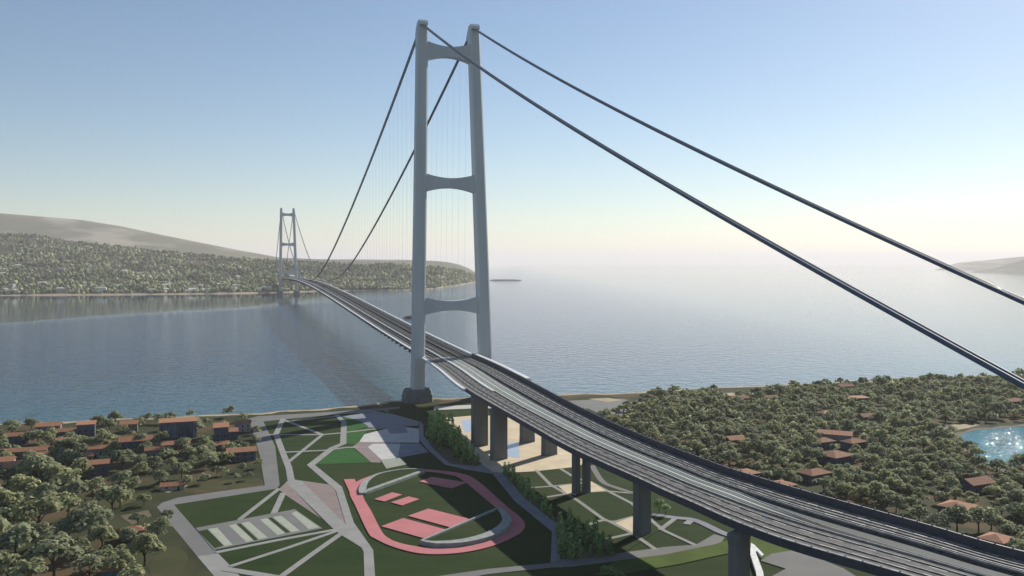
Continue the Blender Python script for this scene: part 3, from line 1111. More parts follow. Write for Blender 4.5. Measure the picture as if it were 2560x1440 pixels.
# north-east plots behind the viaduct
lay('plaza', [(1400, 1004), (1480, 1000), (1560, 998), (1592, 1012), (1570, 1044), (1520, 1052), (1440, 1020)], 'path_grey')
lay('lawn', [(1450, 1024), (1470, 1022), (1516, 1044), (1496, 1045)], 'lawn')
lay('sand', [(1470, 998), (1520, 996), (1556, 1001), (1520, 1006)], 'sand')
lay('sand', [(1800, 984), (1880, 981), (1900, 986), (1830, 992)], 'sand')

# white forked ramp by the nearest pier
P1 = GP([(1878, 1366), (1887, 1372), (1910, 1396), (1904, 1399), (1893, 1387), (1889, 1389), (1908, 1440), (1912, 1470), (1894, 1470), (1890, 1440), (1876, 1396), (1876, 1380)])
tag(slab('walkway_ramp', P1, LAND + 1.9, M['white'], 1.7, kind=None), 'white forked walkway ramp on the grass beside the nearest viaduct pier', 'ramp')

# ------------------------------------------------------------------ sports ground
Z3 = lambda a: [(840 + x / 4.414, 1140 + y / 4.414) for x, y in a]
outer = spline(GP(Z3([(230, 290), (500, 195), (850, 153), (1100, 163), (1380, 200), (1560, 280), (1880, 560), (2050, 700), (2082, 790), (2000, 880), (1700, 1010), (1330, 1082), (950, 1087), (640, 1015),
                      (430, 920), (352, 850), (215, 560), (150, 405)])), 8, True)
inner = spline(GP(Z3([(330, 330), (420, 265), (620, 200), (960, 176), (1250, 213), (1400, 275), (1780, 590), (1900, 690), (1925, 760), (1870, 850), (1700, 945), (1450, 1003), (1150, 1022), (900, 1008),
                      (690, 965), (555, 900), (490, 815), (390, 620), (300, 450)])), 8, True)


def ring_mesh(name, A, B, z, m):
    """flat ring between two closed outlines, resampled to the same count"""
    def rs(P, n=160):
        P = np.array(P + [P[0]])
        c = P.mean(0)
        an = np.unwrap(np.arctan2(P[:, 1] - c0[1], P[:, 0] - c0[0]))
        s = (an - an[0]) / (an[-1] - an[0])
        return P, an
    c0 = np.array(B).mean(0)
    th = np.linspace(0, 2 * np.pi, 181)[:-1]

    def at(P):
        P = np.array(P + [P[0]])
        an = np.unwrap(np.arctan2(P[:, 1] - c0[1], P[:, 0] - c0[0]))
        if an[-1] < an[0]:
            P, an = P[::-1], an[::-1]
        out = []
        for t in th:
            q = an[0] + (t - an[0]) % (2 * np.pi)
            out.append((np.interp(q, an, P[:, 0]), np.interp(q, an, P[:, 1])))
        return out
    a, b = at(A), at(B)
    n = len(th)
    v = [(p[0], p[1], z) for p in a] + [(p[0], p[1], z) for p in b] + [(p[0], p[1], z - 0.3) for p in a] + [(p[0], p[1], z - 0.3) for p in b]
    f = []
    for i in range(n):
        j = (i + 1) % n
        f += [(i, j, n + j, n + i), (2 * n + i, 2 * n + j, j, i), (n + i, n + j, 3 * n + j, 3 * n + i)]
    return obj(name, v, f, m)


zc[0] += 0.03
track = ring_mesh('running_track', outer, inner, zc[0], M['pink'])
tag(track, 'pink oval running track round the dark green sports field', 'running track')
zc[0] += 0.006
sp = slab('straight_extension', GP(Z3([(85, 265), (205, 262), (290, 455), (222, 560)])), zc[0], M['pink'], 0.3, parent=track, kind=None)
zc[0] += 0.006
# lane lines
ctr = np.array(inner).mean(0)
COURTS = [(((420, 485), (620, 410), (730, 435), (535, 510)), 'small pink court on the left of the pair inside the oval'),
          (((605, 520), (800, 455), (920, 485), (730, 555)), 'small pink court on the right of the pair inside the oval'),
          (((795, 670), (1020, 590), (1500, 710), (1290, 805)), 'large pink court partly shaded, upper of the two big courts'),
          (((500, 785), (740, 695), (1240, 830), (1010, 930)), 'large sunlit pink court beside the left curve of the track'),
          (((915, 290), (1060, 240), (1440, 300), (1280, 365)), 'pink court lying in the viaduct shadow at the top of the field')]
for q, lab in COURTS:
    zc[0] += 0.006
    tag(slab('sports_court', GP(Z3(q)), zc[0], M['pink'], 0.3, kind=None), lab, 'sports court', 'pink courts inside the running track')


def grandstand(lab, arc, h, bw_arc, chord, bw_chord, top_in):
    """a crescent: raised rim along arc and chord, grass roof inside"""
    A = spline(GP(Z3(arc)), 6)
    Cc = GP(Z3(chord))
    base = A[len(A) // 2]
    st_ = empty('grandstand', (base[0], base[1], LAND))
    tag(st_, lab, 'grandstand', 'crescent stands at the ends of the field')
    bw_arc = list(np.interp(np.linspace(0, 1, len(A)), np.linspace(0, 1, len(bw_arc)), bw_arc))
    o = slab('curved_rim', ribbon(A, bw_arc), LAND + h, M['stand'], h, kind=None)
    part(o, st_)
    o = slab('straight_rim', ribbon(Cc, bw_chord), LAND + h - 0.02, M['stand'], h, kind=None)
    part(o, st_)
    o = slab('grass_roof', A, LAND + h * top_in, M['lawn'], h * 0.5, kind=None)
    part(o, st_)


grandstand('crescent stand with grass roof at the upper left of the oval', [(300, 435), (292, 385), (330, 305), (430, 235), (600, 190), (800, 165), (960, 172)], 1.7, [4.5, 4.8, 3.6, 2.2, 1.8, 1.8, 1.8],
           [(308, 420), (960, 186)], 3.8, 0.75)
grandstand('crescent stand with grass roof at the lower right of the oval', [(950, 985), (1130, 1003), (1400, 985), (1650, 925), (1820, 840), (1885, 750), (1850, 670), (1795, 612)], 2.5, [1.2, 4.0, 5.5, 6.0, 6.0, 5.2, 3.6, 2.2],
           [(940, 982), (1795, 612)], 1.5, 0.6)

# ------------------------------------------------------------------ lagoon
zc[0] = LAND + 0.03
LAG = [(2400, 1092), (2436, 1077), (2500, 1071), (2560, 1066), (2700, 1060), (2850, 1075), (2900, 1120), (2800, 1160), (2640, 1158), (2560, 1160), (2515, 1172), (2482, 1166), (2452, 1150), (2425, 1120)]
lag = spline(GP(LAG), 5, True)
c = np.array(lag).mean(0)
bank = [tuple(c + (np.array(p) - c) * (1.09 + 0.03 * math.sin(i * 1.3))) for i, p in enumerate(lag)]
slab('bank', bank, LAND + 0.25, M['soil'], 1.0)
slab('lagoon', lag, LAND + 0.30, M['lagoon'], 0.6)
lay('sand', [(2330, 1066), (2400, 1060), (2450, 1062), (2420, 1070), (2350, 1082)], 'sand')
lay('sand', [(2420, 1288), (2460, 1275), (2490, 1284), (2450, 1302), (2430, 1302)], 'sand')
lay('lawn', [(2305, 1300), (2330, 1290), (2372, 1292), (2380, 1304), (2330, 1320)], 'olive_grass', sm=4)
lay('lawn', [(2400, 1345), (2440, 1340), (2470, 1352), (2430, 1366)], 'olive_grass', sm=4)
lay('soil', [(2440, 1190), (2540, 1180), (2600, 1190), (2560, 1205), (2450, 1206)], 'soil')
lay('lawn', [(470, 1222), (560, 1200), (650, 1195), (655, 1210), (540, 1226)], 'olive_grass', sm=0)
lay('lawn', [(200, 1265), (330, 1235), (380, 1232), (300, 1265), (220, 1285)], 'olive_grass', sm=3)
lay('soil', [(300, 1290), (370, 1275), (380, 1290), (330, 1312)], 'soil')
lay('soil', [(395, 1225), (450, 1212), (470, 1214), (420, 1232)], 'sand')
lay('lawn', [(370, 1420), (420, 1370), (450, 1372), (470, 1400), (420, 1470)], 'olive_grass', sm=3)

ORD = ['first', 'second', 'third', 'fourth', 'fifth', 'sixth', 'seventh', 'eighth', 'ninth', 'tenth', 'eleventh', 'twelfth']


def nth(i, n):
    if i == 0:
        return 'leftmost'
    if i == n - 1:
        return 'rightmost'
    return (ORD[i] if i < 12 else '%d%s' % (i + 1, {1: 'st', 2: 'nd', 3: 'rd'}.get((i + 1) % 10 if (i + 1) // 10 != 1 else 0, 'th'))) + ' from left'


def number_labels(lst):
    """where several trees read alike, tell them apart by their order from left to right"""
    by = {}
    for o in lst:
        by.setdefault(o['label'], []).append(o)
    for lab, os_ in by.items():
        if len(os_) > 1:
            os_.sort(key=lambda o: o.location.x / o.location.y)
            for i, o in enumerate(os_):
                o['label'] = nth(i, len(os_)) + ' ' + lab


# ------------------------------------------------------------------ houses
HOUSE_AT = []
NICK = [
    'brown roofed shore house', 'low house left of the block', 'two storey left edge house', 'long row house', 'edge cut brown house',
    'dusky pink roofed house', 'wide brown tiled house', 'tall blue grey block', 'pinkish roofed blue house', 'house behind the round tree',
    'chimneyed wide house', 'small pale house', 'narrow tower house', 'low mid village roof', 'big dark clad block',
    'low orange roofed house', 'tall slate blue house', 'small squeezed blue house', 'promenade corner house', 'low teal walled house',
    'path side orange house', 'brown gabled mid house', 'red roofed shed', 'pale pink hut', 'small blue hut',
    'low brown shore house', 'dark right shore house', 'boxy flat roofed house', 'small pale orange roof', 'narrow orange roof',
    'largest orange roof', 'left cluster house', 'right cluster house', 'square hip roofed house', 'brown roofed viaduct house',
    'lower parapet side house', 'upper parapet side house', 'faded orange roof', 'square pavilion house', 'corner hip roofed house',
    'long brown lagoon house', 'dark house under the cable', 'shore clearing cottage',
]


def house(px, py, w, dp, h, yaw, lab, roof='gable', wall='wall_house', nwin=3, group=None, ridge=None, chimney=False, panels=0):
    x, y = G(px, py)
    rz = math.radians(yaw)
    hs = empty('house', (x, y, LAND), rz)
    tag(hs, lab, 'house', group)
    HOUSE_AT.append((x, y, max(w, dp) / 2, NICK[len(HOUSE_AT)]))
    mb = MB()
    mb.box((0, 0, h / 2 - 0.25), (w, dp, h + 0.5))
    rh = ridge if ridge is not None else dp * 0.22
    ov = 0.7
    if roof == 'gable':
        mb.add([(-w / 2, -dp / 2, h), (-w / 2, dp / 2, h), (-w / 2, 0, h + rh - 0.05), (w / 2, -dp / 2, h), (w / 2, dp / 2, h), (w / 2, 0, h + rh - 0.05)], [(0, 2, 1), (3, 4, 5)])
    mb.build('wall', M[wall], hs)
    a, b = w / 2 + ov, dp / 2 + ov
    dz = -ov * rh / (dp / 2)
    t = 0.35
    if roof == 'gable':
        vs = [(-a, -b, h + dz), (a, -b, h + dz), (a, 0, h + rh), (-a, 0, h + rh), (a, b, h + dz), (-a, b, h + dz)]
        fs = [(0, 1, 2, 3), (3, 2, 4, 5)]
    elif roof == 'hip':
        r = max(0.3, a - b)
        vs = [(-a, -b, h), (a, -b, h), (a, b, h), (-a, b, h), (-r, 0, h + rh), (r, 0, h + rh)]
        fs = [(0, 1, 5, 4), (1, 2, 5), (2, 3, 4, 5), (3, 0, 4)]
    else:   # mono pitch falling towards the front
        vs = [(-a, -b, h + 0.1), (a, -b, h + 0.1), (a, b, h + 0.1 + rh), (-a, b, h + 0.1 + rh)]
        fs = [(0, 1, 2, 3)]
    n = len(vs)
    vs = [(p[0], p[1], p[2] + t) for p in vs] + vs
    bt = [tuple(i + n for i in f)[::-1] for f in fs]
    edge = {}
    for f in fs:
        for i in range(len(f)):
            e = (f[i], f[(i + 1) % len(f)])
            edge[e] = 1
    sides = [(e[1], e[0], e[0] + n, e[1] + n) for e in edge if (e[1], e[0]) not in edge]
    ro = obj('roof', vs, fs + bt + sides, M['tile'], hs)
    if roof == 'mono':
        mb = MB()
        mb.add([(-w / 2, -dp / 2, h + 0.02), (w / 2, -dp / 2, h + 0.02), (w / 2, dp / 2, h + 0.02), (-w / 2, dp / 2, h + 0.02), (w / 2, dp / 2, h + rh), (-w / 2, dp / 2, h + rh)],
               [(3, 2, 4, 5), (0, 3, 5), (1, 4, 2)])
        mb.build('gable_wall', M[wall], hs)
    if chimney:
        mb = MB()
        mb.box((w * 0.22, 0.6, h + rh + 0.3), (1.0, 1.0, 2.4))
        mb.build('chimney', M['chim'], ro)
    if panels:
        pw = w / panels
        for i in range(panels):
            mb = MB()
            mb.box((-w / 2 + pw * (i + 0.5), -dp / 2 - 0.12 - 0.08 * (i % 2), h * 0.5), (pw * 0.86, 0.2, h * 0.96))
            mb.build('panel', M['panel'], hs)
    else:
        fl = 2 if h > 6.5 else 1
        for q in range(fl):
            for i in range(nwin):
                if q == 0 and i == nwin // 2:
                    mb = MB()
                    mb.box((-w / 2 + w * (i + 0.5) / nwin, -dp / 2 - 0.04, 1.1), (1.3, 0.14, 2.3))
                    mb.build('door', M['door'], hs)
                    continue
                mb = MB()
                mb.box((-w / 2 + w * (i + 0.5) / nwin, -dp / 2 - 0.03, 1.9 + q * 3.2), (1.3, 0.12, 1.5))
                mb.build('window', M['window'], hs)
        mb = MB()
        mb.box((w / 2 + 0.03, 0, 1.9), (0.12, 1.2, 1.5))
        mb.build('window', M['window'], hs)
    return hs


GV = 'houses of the shore village'
GW = 'houses in the wood by the lagoon'
house(122, 1076, 19, 11, 4.5, 20, 'broad brown roofed house nearest the water at the left of the village', 'gable', group=GV, nwin=4)
house(168, 1090, 15, 9, 4.5, 20, 'low house between the broad brown roof and the tall blue grey block', 'gable', 'wall_dark', group=GV)
house(42, 1108, 17, 9, 6.5, 18, 'two storey house behind the long low roof near the left picture edge', 'gable', 'wall_dark', group=GV)
house(55, 1143, 33, 9, 5.0, 20, 'long row house under one narrow orange roof at the left picture edge', 'gable', 'wall_dark', group=GV, nwin=6)
house(8, 1172, 14, 10, 6.0, 20, 'house with brown roof cut by the left picture edge', 'gable', group=GV)
house(40, 1180, 15, 11, 5.0, 24, 'house with dusky pink roof in front of the long row house', 'gable', group=GV)
house(130, 1152, 22, 12, 4.5, 22, 'wide brown tiled house half hidden by the big tree clump', 'gable', group=GV)
house(216, 1090, 13.5, 9, 10, 20, 'tall blue grey block with thin orange roof and sunlit right wall', 'mono', 'wall_dark', group=GV, ridge=1.6)
house(168, 1122, 16, 9, 6.0, 20, 'blue grey house with pinkish roof below the tall block', 'mono', 'wall_dark', group=GV, ridge=1.6)
house(323, 1080, 13.5, 10, 7.5, 20, 'orange roofed house right behind the lone round shore tree', 'gable', group=GV)
house(340, 1115, 24, 12, 5.0, 20, 'wide gabled house with a chimney in the middle of the village', 'gable', 'wall_dark', group=GV, chimney=True, nwin=4)
house(210, 1154, 12, 8, 4.5, 22, 'small pale house left of the narrow tower house', 'gable', group=GV)
house(246, 1190, 13, 9, 9.0, 24, 'narrow tall house with orange roof in front of the trees', 'gable', 'wall_dark', group=GV, nwin=2)
house(252, 1134, 18, 8, 4.5, 22, 'low brown roof peeking out over the tree clump mid village', 'gable', group=GV)
house(446, 1092, 29, 12, 13.0, 19, 'big dark block with vertical cladding panels and a thin roof', 'mono', 'wall_dark', group=GV, panels=9, ridge=1.4)
house(440, 1120, 20, 9, 3.6, 20, 'low orange roof in front of the big dark clad block', 'gable', group=GV)
house(553, 1104, 11, 9, 12.0, 20, 'tall narrow slate blue house with lean-to roof', 'mono', 'wall_dark', group=GV, ridge=2.2, nwin=2)
house(578, 1098, 10, 8, 6.5, 20, 'small blue house squeezed right of the tall narrow one', 'mono', 'wall_dark', group=GV, nwin=2)
house(606, 1078, 13, 9, 7.5, 20, 'pinkish roofed house closest to the promenade corner', 'gable', group=GV)
house(545, 1124, 16, 8, 4.5, 20, 'low teal walled house under the tall narrow house', 'gable', 'wall_dark', group=GV)
house(603, 1150, 20, 10, 7.0, 20, 'orange roofed blue walled house beside the park edge path', 'gable', 'wall_dark', group=GV, nwin=4)
house(385, 1140, 12, 8, 5.0, 20, 'small brown gabled house among trees mid village', 'gable', group=GV)
house(432, 1222, 14, 7, 2.6, 18, 'low red roofed shed on the grass strip', 'gable', group=GV, nwin=2)
house(332, 1346, 11, 8, 4.5, 25, 'pale pink roofed hut tucked behind the round bushes', 'hip', group=GV, nwin=2)
house(284, 1450, 9, 7, 5.5, 20, 'small blue hut at the lower picture edge', 'hip', 'wall_dark', group=GV, nwin=2)
house(1846, 1004, 18, 10, 4.0, 15, 'low brown house by the shore near the sandy clearing', 'gable', group=GW)
house(2112, 978, 18, 10, 6.0, 15, 'dark house on the right hand shore below the tall trees', 'gable', 'wall_dark', group=GW)
house(2146, 1010, 17, 11, 6.5, 12, 'boxy blue grey house with flat brown roof in the upper wood', 'mono', 'wall_dark', group=GW, ridge=0.8)
house(2064, 1044, 14, 10, 4.5, 25, 'small pale orange roof alone in the middle of the wood', 'hip', group=GW)
house(2168, 1052, 17, 10, 4.5, 20, 'narrow orange roof right of the small pale one in the wood', 'gable', group=GW)
house(2088, 1098, 26, 16, 5.0, -24, 'largest orange roof sloping down to the right in the wood', 'gable', group=GW, ridge=2.0)
house(2058, 1118, 15, 11, 5.0, 25, 'orange roofed house left below the largest roof', 'hip', 'wall_dark', group=GW)
house(2134, 1120, 17, 11, 5.0, 28, 'orange roofed dark house right below the largest roof', 'hip', 'wall_dark', group=GW)
house(2090, 1156, 21, 16, 5.5, 32, 'square hip roofed house below the cluster of orange roofs', 'hip', 'wall_dark', group=GW, ridge=2.6)
house(2036, 1200, 19, 13, 5.0, 30, 'brown roofed house with blue shaded side near the viaduct', 'hip', 'wall_dark', group=GW, ridge=2.5)
house(1950, 1226, 16, 13, 4.0, 26, 'flat looking orange roof right behind the viaduct parapet, lower one', 'hip', 'wall_dark', group=GW, ridge=1.8)
house(1862, 1196, 16, 13, 4.0, 28, 'flat looking orange roof right behind the viaduct parapet, upper one', 'hip', 'wall_dark', group=GW, ridge=1.8)
house(1836, 1112, 15, 10, 5.0, 22, 'faded orange roof with blue wall deep in the left wood', 'gable', 'wall_dark', group=GW)
house(2394, 1286, 17, 15, 5.0, 40, 'square pavilion house with clean orange hip roof in the clearing', 'hip', 'wall_dark', group=GW, ridge=2.4)
house(2492, 1368, 14, 12, 4.5, 38, 'square orange hip roofed house nearest the lower right corner', 'hip', 'wall_dark', group=GW, ridge=2.2)
house(2440, 1226, 20, 12, 5.5, 24, 'long brown roofed house below the lagoon bank', 'gable', 'wall_dark', group=GW)
house(2532, 1014, 16, 10, 5.0, 18, 'dark walled house right under the cable at the right edge', 'gable', 'wall_dark', group=GW)
house(1925, 1004, 15, 9, 4.5, 14, 'brown roofed cottage right of the sandy clearing by the shore', 'gable', 'wall_dark', group=GW)

# far town: pale blocks on the opposite shore
fm = MB()
fm.box((0, 0, 4), (14, 10, 10))
fm.add([(-7.6, -5.6, 9), (7.6, -5.6, 9), (7.6, 5.6, 9), (-7.6, 5.6, 9), (-4, 0, 11.5), (4, 0, 11.5)], [(0, 1, 5, 4), (1, 2, 5), (2, 3, 4, 5), (3, 0, 4)])
proto = None
FARO = []
FARH = [(415, 0.03), (432, 0.035), (700, 0.05), (20, 0.03), (50, 0.04), (150, 0.03)]
for i in range(58):
    px = rng.uniform(0, 1170)
    FARH.append((px, 0.02 + 0.5 * rng.random() ** 2.2))
for px, v in FARH:
    if proto is None:
        o = fm.build('far_house', M['far_wall'])
        proto = o
    else:
        o = proto.copy()
        COL.objects.link(o)
    q = far_point(px, v)
    o.location = (q[0], q[1], q[2] - 1)
    s = rng.uniform(1.0, 2.1)
    o.scale = (s * rng.uniform(0.9, 2.0), s, s * rng.uniform(0.7, 1.3))
    o.rotation_euler = (0, 0, rng.uniform(-0.5, 0.9))
    zone = 'low on the far shore near the waterline' if v < 0.06 else 'among the trees of the far hillside' if px < 700 else 'among the trees of the far low headland'
    tag(o, 'pale hazy house ' + zone, 'house', 'hazy houses ' + zone)
    FARO.append(o)
number_labels(FARO)

# ------------------------------------------------------------------ trees
def leaf_cloud(seed, lobes, n_leaf, size, flat=0.75, point=False):
    """leaf-sized folded quads spread over lobes; unit crown: radius 1, centre 0"""
    r = np.random.default_rng(seed)
    V, Fc = [], []
    for (lx, ly, lz, lr) in lobes:
        k = max(8, int(n_leaf * lr * lr))
        d = r.normal(size=(k, 3))
        d /= np.linalg.norm(d, axis=1)[:, None]
        if not point:
            d[:, 2] = np.abs(d[:, 2]) * 1.15 - 0.28
        d /= np.linalg.norm(d, axis=1)[:, None]
        rad = lr * (0.84 + 0.24 * r.random(k))
        P = d * rad[:, None] * np.array([1, 1, flat]) + np.array([lx, ly, lz])
        nrm = d * 0.7 + np.array([0.12, 0.1, 0.5]) + r.normal(size=(k, 3)) * 0.28
        nrm /= np.linalg.norm(nrm, axis=1)[:, None]
        a = np.cross(nrm, r.normal(size=(k, 3)))
        a /= np.linalg.norm(a, axis=1)[:, None]
        b = np.cross(nrm, a)
        sz = size * (0.6 + 0.9 * r.random(k))
        el = (0.6 + 0.7 * r.random(k))
        for i in range(k):
            A, B, N = a[i] * sz[i], b[i] * sz[i] * el[i], nrm[i] * sz[i] * 0.35
            s = len(V)
            V += [P[i] - A - N, P[i] - B, P[i] + A - N, P[i] + B]
            Fc.append((s, s + 1, s + 2, s + 3))
    return np.array(V), np.array(Fc)


def lobes_round(seed, n, spread=0.62, flat=0.55):
    r = np.random.default_rng(seed)
    L = [(0, 0, 0.15, 0.55)]
    for i in range(n):
        an = 2 * math.pi * (i + r.random() * 0.6) / n
        q = spread * (0.75 + 0.4 * r.random())
        L.append((q * math.cos(an), q * math.sin(an), flat * (r.random() - 0.45), 0.30 + 0.20 * r.random()))
    for i in range(n // 2):
        an = r.random() * 6.3
        L.append((0.35 * math.cos(an), 0.35 * math.sin(an), 0.35 + 0.25 * r.random(), 0.28 + 0.14 * r.random()))
    return L


CROWN, CROWN_LO = [], []
TONE = ['grey green', 'olive', 'dark green']
for k in range(6):
    tone = k % 3
    L = lobes_round(100 + k, 6 + k % 3)
    V, Fc = leaf_cloud(k, L, 190, 0.115)
    CROWN.append(mesh_np('crown', V, Fc, LEAF[tone]))
    V, Fc = leaf_cloud(50 + k, L, 62, 0.18)
    CROWN_LO.append((V, Fc))
tm_ = MB()
tm_.tube([(0, 0, -0.3), (0.02, 0, 0.35), (-0.01, 0.02, 0.7), (0.02, 0.0, 1.05)], [0.085, 0.06, 0.05, 0.03], 6)
for an in (0.4, 2.3, 4.4):
    tm_.tube([(0, 0, 0.5), (0.25 * math.cos(an), 0.25 * math.sin(an), 0.8), (0.5 * math.cos(an), 0.5 * math.sin(an), 1.02)], [0.035, 0.026, 0.014], 5)
tmp = tm_.build('trunk', M['bark'])
TRUNK = tmp.data
bpy.data.objects.remove(tmp)


def spire_lobes(seed):
    r = np.random.default_rng(seed)
    L = []
    for i in range(9):
        z = -0.95 + 1.9 * i / 8
        q = 0.27 * (1 - (0.5 + 0.5 * z)) ** 0.7 + 0.02
        an = r.random() * 6.3
        L.append((q * 0.6 * math.cos(an), q * 0.6 * math.sin(an), z, 0.12 + q * 0.9))
    return L


SPIRE = []
for k in range(3):
    V, Fc = leaf_cloud(300 + k, spire_lobes(300 + k), 520, 0.085, 1.0, True)
    SPIRE.append(mesh_np('crown', V, Fc, M['leaf_park']))
BUSHY = []
for k in range(2):
    V, Fc = leaf_cloud(320 + k, lobes_round(320 + k, 6), 200, 0.10, 0.95)
    BUSHY.append(mesh_np('crown', V, Fc, M['leaf_park']))

TREES = []      # x, y, crown radius, height, prototype


def add_px(cx, cy, w):
    """a tree sighted by its crown: centre and width"""
    by = cy + 0.42 * w
    x, y = G(cx, by)
    rr = w / 2 * y / F
    TREES.append((x, y, rr * 1.1, rr * 1.05, int(rng.integers(0, 6)), 1))


for a in [(93, 1178, 95), (144, 1143, 55), (179, 1152, 62), (307, 1152, 58), (262, 1104, 52), (205, 1104, 30), (128, 1105, 34), (288, 1046, 36), (367, 1046, 30), (476, 1036, 22),
          (572, 1030, 32), (607, 1044, 26), (425, 1046, 32), (395, 1048, 26), (29, 1066, 40), (78, 1062, 34), (518, 1115, 42), (418, 1142, 46), (511, 1142, 52), (570, 1146, 30), (604, 1170, 24),
          (511, 1197, 30), (454, 1178, 45), (281, 1251, 84), (224, 1306, 105), (96, 1293, 110), (26, 1305, 80), (38, 1360, 90), (134, 1394, 118), (192, 1376, 64), (224, 1424, 84),
          (19, 1425, 90), (393, 1328, 66), (361, 1376, 92), (319, 1338, 44), (153, 1200, 84), (19, 1200, 60), (198, 1176, 60), (60, 1225, 70), (120, 1236, 60), (232, 1222, 60), (350, 1180, 52),
          (385, 1160, 44), (640, 1100, 26), (628, 1128, 30), (646, 1160, 26), (640, 1076, 24), (470, 1132, 34), (330, 1086, 22), (500, 1070, 26), (520, 1056, 24), (560, 1062, 20), (300, 1200, 54),
          (400, 1195, 40), (200, 1125, 34), (75, 1140, 34), (100, 1118, 28), (12, 1150, 34), (285, 1120, 34), (388, 1110, 30), (585, 1124, 26), (260, 1160, 40), (430, 1160, 36), (560, 1178, 26),
          (170, 1270, 70), (250, 1290, 50), (70, 1440, 90), (420, 1290, 30), (-30, 1250, 80), (-40, 1340, 110), (-30, 1420, 110), (300, 1380, 40), (150, 1105, 26), (240, 1060, 22), (340, 1052, 20), (300, 1245, 60), (180, 1235, 64), (20, 1255, 70), (330, 1215, 44), (165, 1330, 70), (255, 1345, 70), (90, 1345, 80), (300, 1420, 70), (345, 1300, 40),
          (470, 1205, 30), (540, 1180, 30), (590, 1195, 24), (360, 1250, 34), (200, 1180, 44), (110, 1165, 40), (480, 1160, 36), (345, 1150, 34), (225, 1105, 26), (65, 1100, 24), (620, 1190, 24), (330, 1445, 60), (260, 1395, 60)]:
    add_px(*a)

for i in range(58):
    px = float(rng.uniform(-20, 640))
    cy = float(rng.uniform(1062, 1180)) - px * 0.028
    add_px(px, cy, float(rng.uniform(20, 40)))

WOOD = GP([(1500, 1052), (1590, 1020), (1610, 996), (1750, 986), (1900, 980), (2000, 974), (2300, 960), (2560, 950), (2800, 938), (2860, 1000), (2900, 1500), (2620, 1460), (2560, 1405), (2300, 1330),
           (2100, 1264), (1900, 1200), (1766, 1166), (1664, 1126), (1583, 1094)])
KEEP_OUT = [bank, GP([(1790, 978), (1910, 976), (1920, 992), (1800, 996)]), GP([(2300, 1060), (2600, 1052), (2600, 1075), (2330, 1090)]),
            GP([(2290, 1296), (2340, 1282), (2500, 1276), (2500, 1310), (2330, 1325)]), GP([(2395, 1340), (2480, 1335), (2480, 1370), (2420, 1370)])]
VRP = [tuple(p) for p in VR]


def clear_of_deck(x, y, r):
    d = np.min(np.linalg.norm(VC - np.array([x, y]), axis=1))
    return d > 31 + r * 0.6


grid = {}
xs = [p[0] for p in WOOD]
ys = [p[1] for p in WOOD]
for i in range(14000):
    x, y = rng.uniform(min(xs), max(xs)), rng.uniform(min(ys), max(ys))
    if not inside((x, y), WOOD) or any(inside((x, y), k) for k in KEEP_OUT):
        continue
    den = fbm(x, y, 0.012, 3)
    rr = float(np.clip(rng.normal(5.4, 1.3), 3.0, 8.5))
    if y < 560:
        if den < -0.12:
            continue
        rr *= 1.12
    if not clear_of_deck(x, y, rr):
        continue
    if any(math.hypot(x - hx, y - hy) < hr + rr * 0.8 or (abs(x / y - hx / hy) < (hr * 0.8 + rr * 0.6) / hy and 0 < hy - y < hr + rr + 12) for hx, hy, hr, _ in HOUSE_AT[25:]):
        continue
    key = (int(x // 8), int(y // 8))
    ok = True
    for gx in (-2, -1, 0, 1, 2):
        for gy in (-2, -1, 0, 1, 2):
            for q in grid.get((key[0] + gx, key[1] + gy), ()):
                if math.hypot(q[0] - x, q[1] - y) < (q[2] + rr) * 0.70:
                    ok = False
    if not ok:
        continue
    grid.setdefault(key, []).append((x, y, rr))
    TREES.append((x, y, rr, rr * float(rng.uniform(0.8, 1.35)), int(rng.integers(0, 6)), 0))


def in_view(x, y, m=40):
    return -m < 1280 + x / y * F < 2560 + m and y > 360


TREES.sort(key=lambda t: (-(t[2] / t[1]) if in_view(t[0], t[1]) else 1))


def tree(x, y, rr, ht, me, lab, group, name='broadleaf_tree', tz=1.0, trunk_h=None):
    e = empty(name, (x, y, LAND), float(rng.uniform(0, 6.28)))
    tag(e, lab, 'tree', group)
    tr = link('trunk', TRUNK, e)
    th = trunk_h or ht
    tr.scale = (max(th * 0.9, 3), max(th * 0.9, 3), th)
    c = link('crown', me, e, (0, 0, ht))
    c.scale = (rr, rr * float(rng.uniform(0.85, 1.1)), rr * tz * float(rng.uniform(0.8, 1.05)))
    return e


def tree_zone(x, y):
    px, py = 1280 + x / y * F, HOR + (EYE - LAND) * F / y
    best = min(HOUSE_AT, key=lambda h: math.hypot(h[0] - x, h[1] - y) - h[2])
    gap = math.hypot(best[0] - x, best[1] - y) - best[2]
    side = 'in front of' if best[1] - y > 4 else 'behind' if y - best[1] > 4 else 'beside'
    if gap < 9:
        return None, side, best[3]
    if x < 0:
        if py > 1300:
            return 'in the lower left corner clumps', None, None
        if py > 1200:
            return 'on the slope below the shore village', None, None
        if py < 1085:
            return 'on the water edge of the village', None, None
        return 'between the shore village houses', None, None
    dd = math.hypot(x - lagc[0], y - lagc[1])
    if dd < lagr + 26:
        return 'on the lagoon bank', None, None
    if np.min(np.linalg.norm(VR - np.array([x, y]), axis=1)) < 26:
        return 'right behind the viaduct parapet', None, None
    if py > 1230:
        return 'on open ground at lower right', None, None
    if py > 1130:
        return 'between the viaduct and the lagoon', None, None
    return 'in the upper wood right of the viaduct', None, None


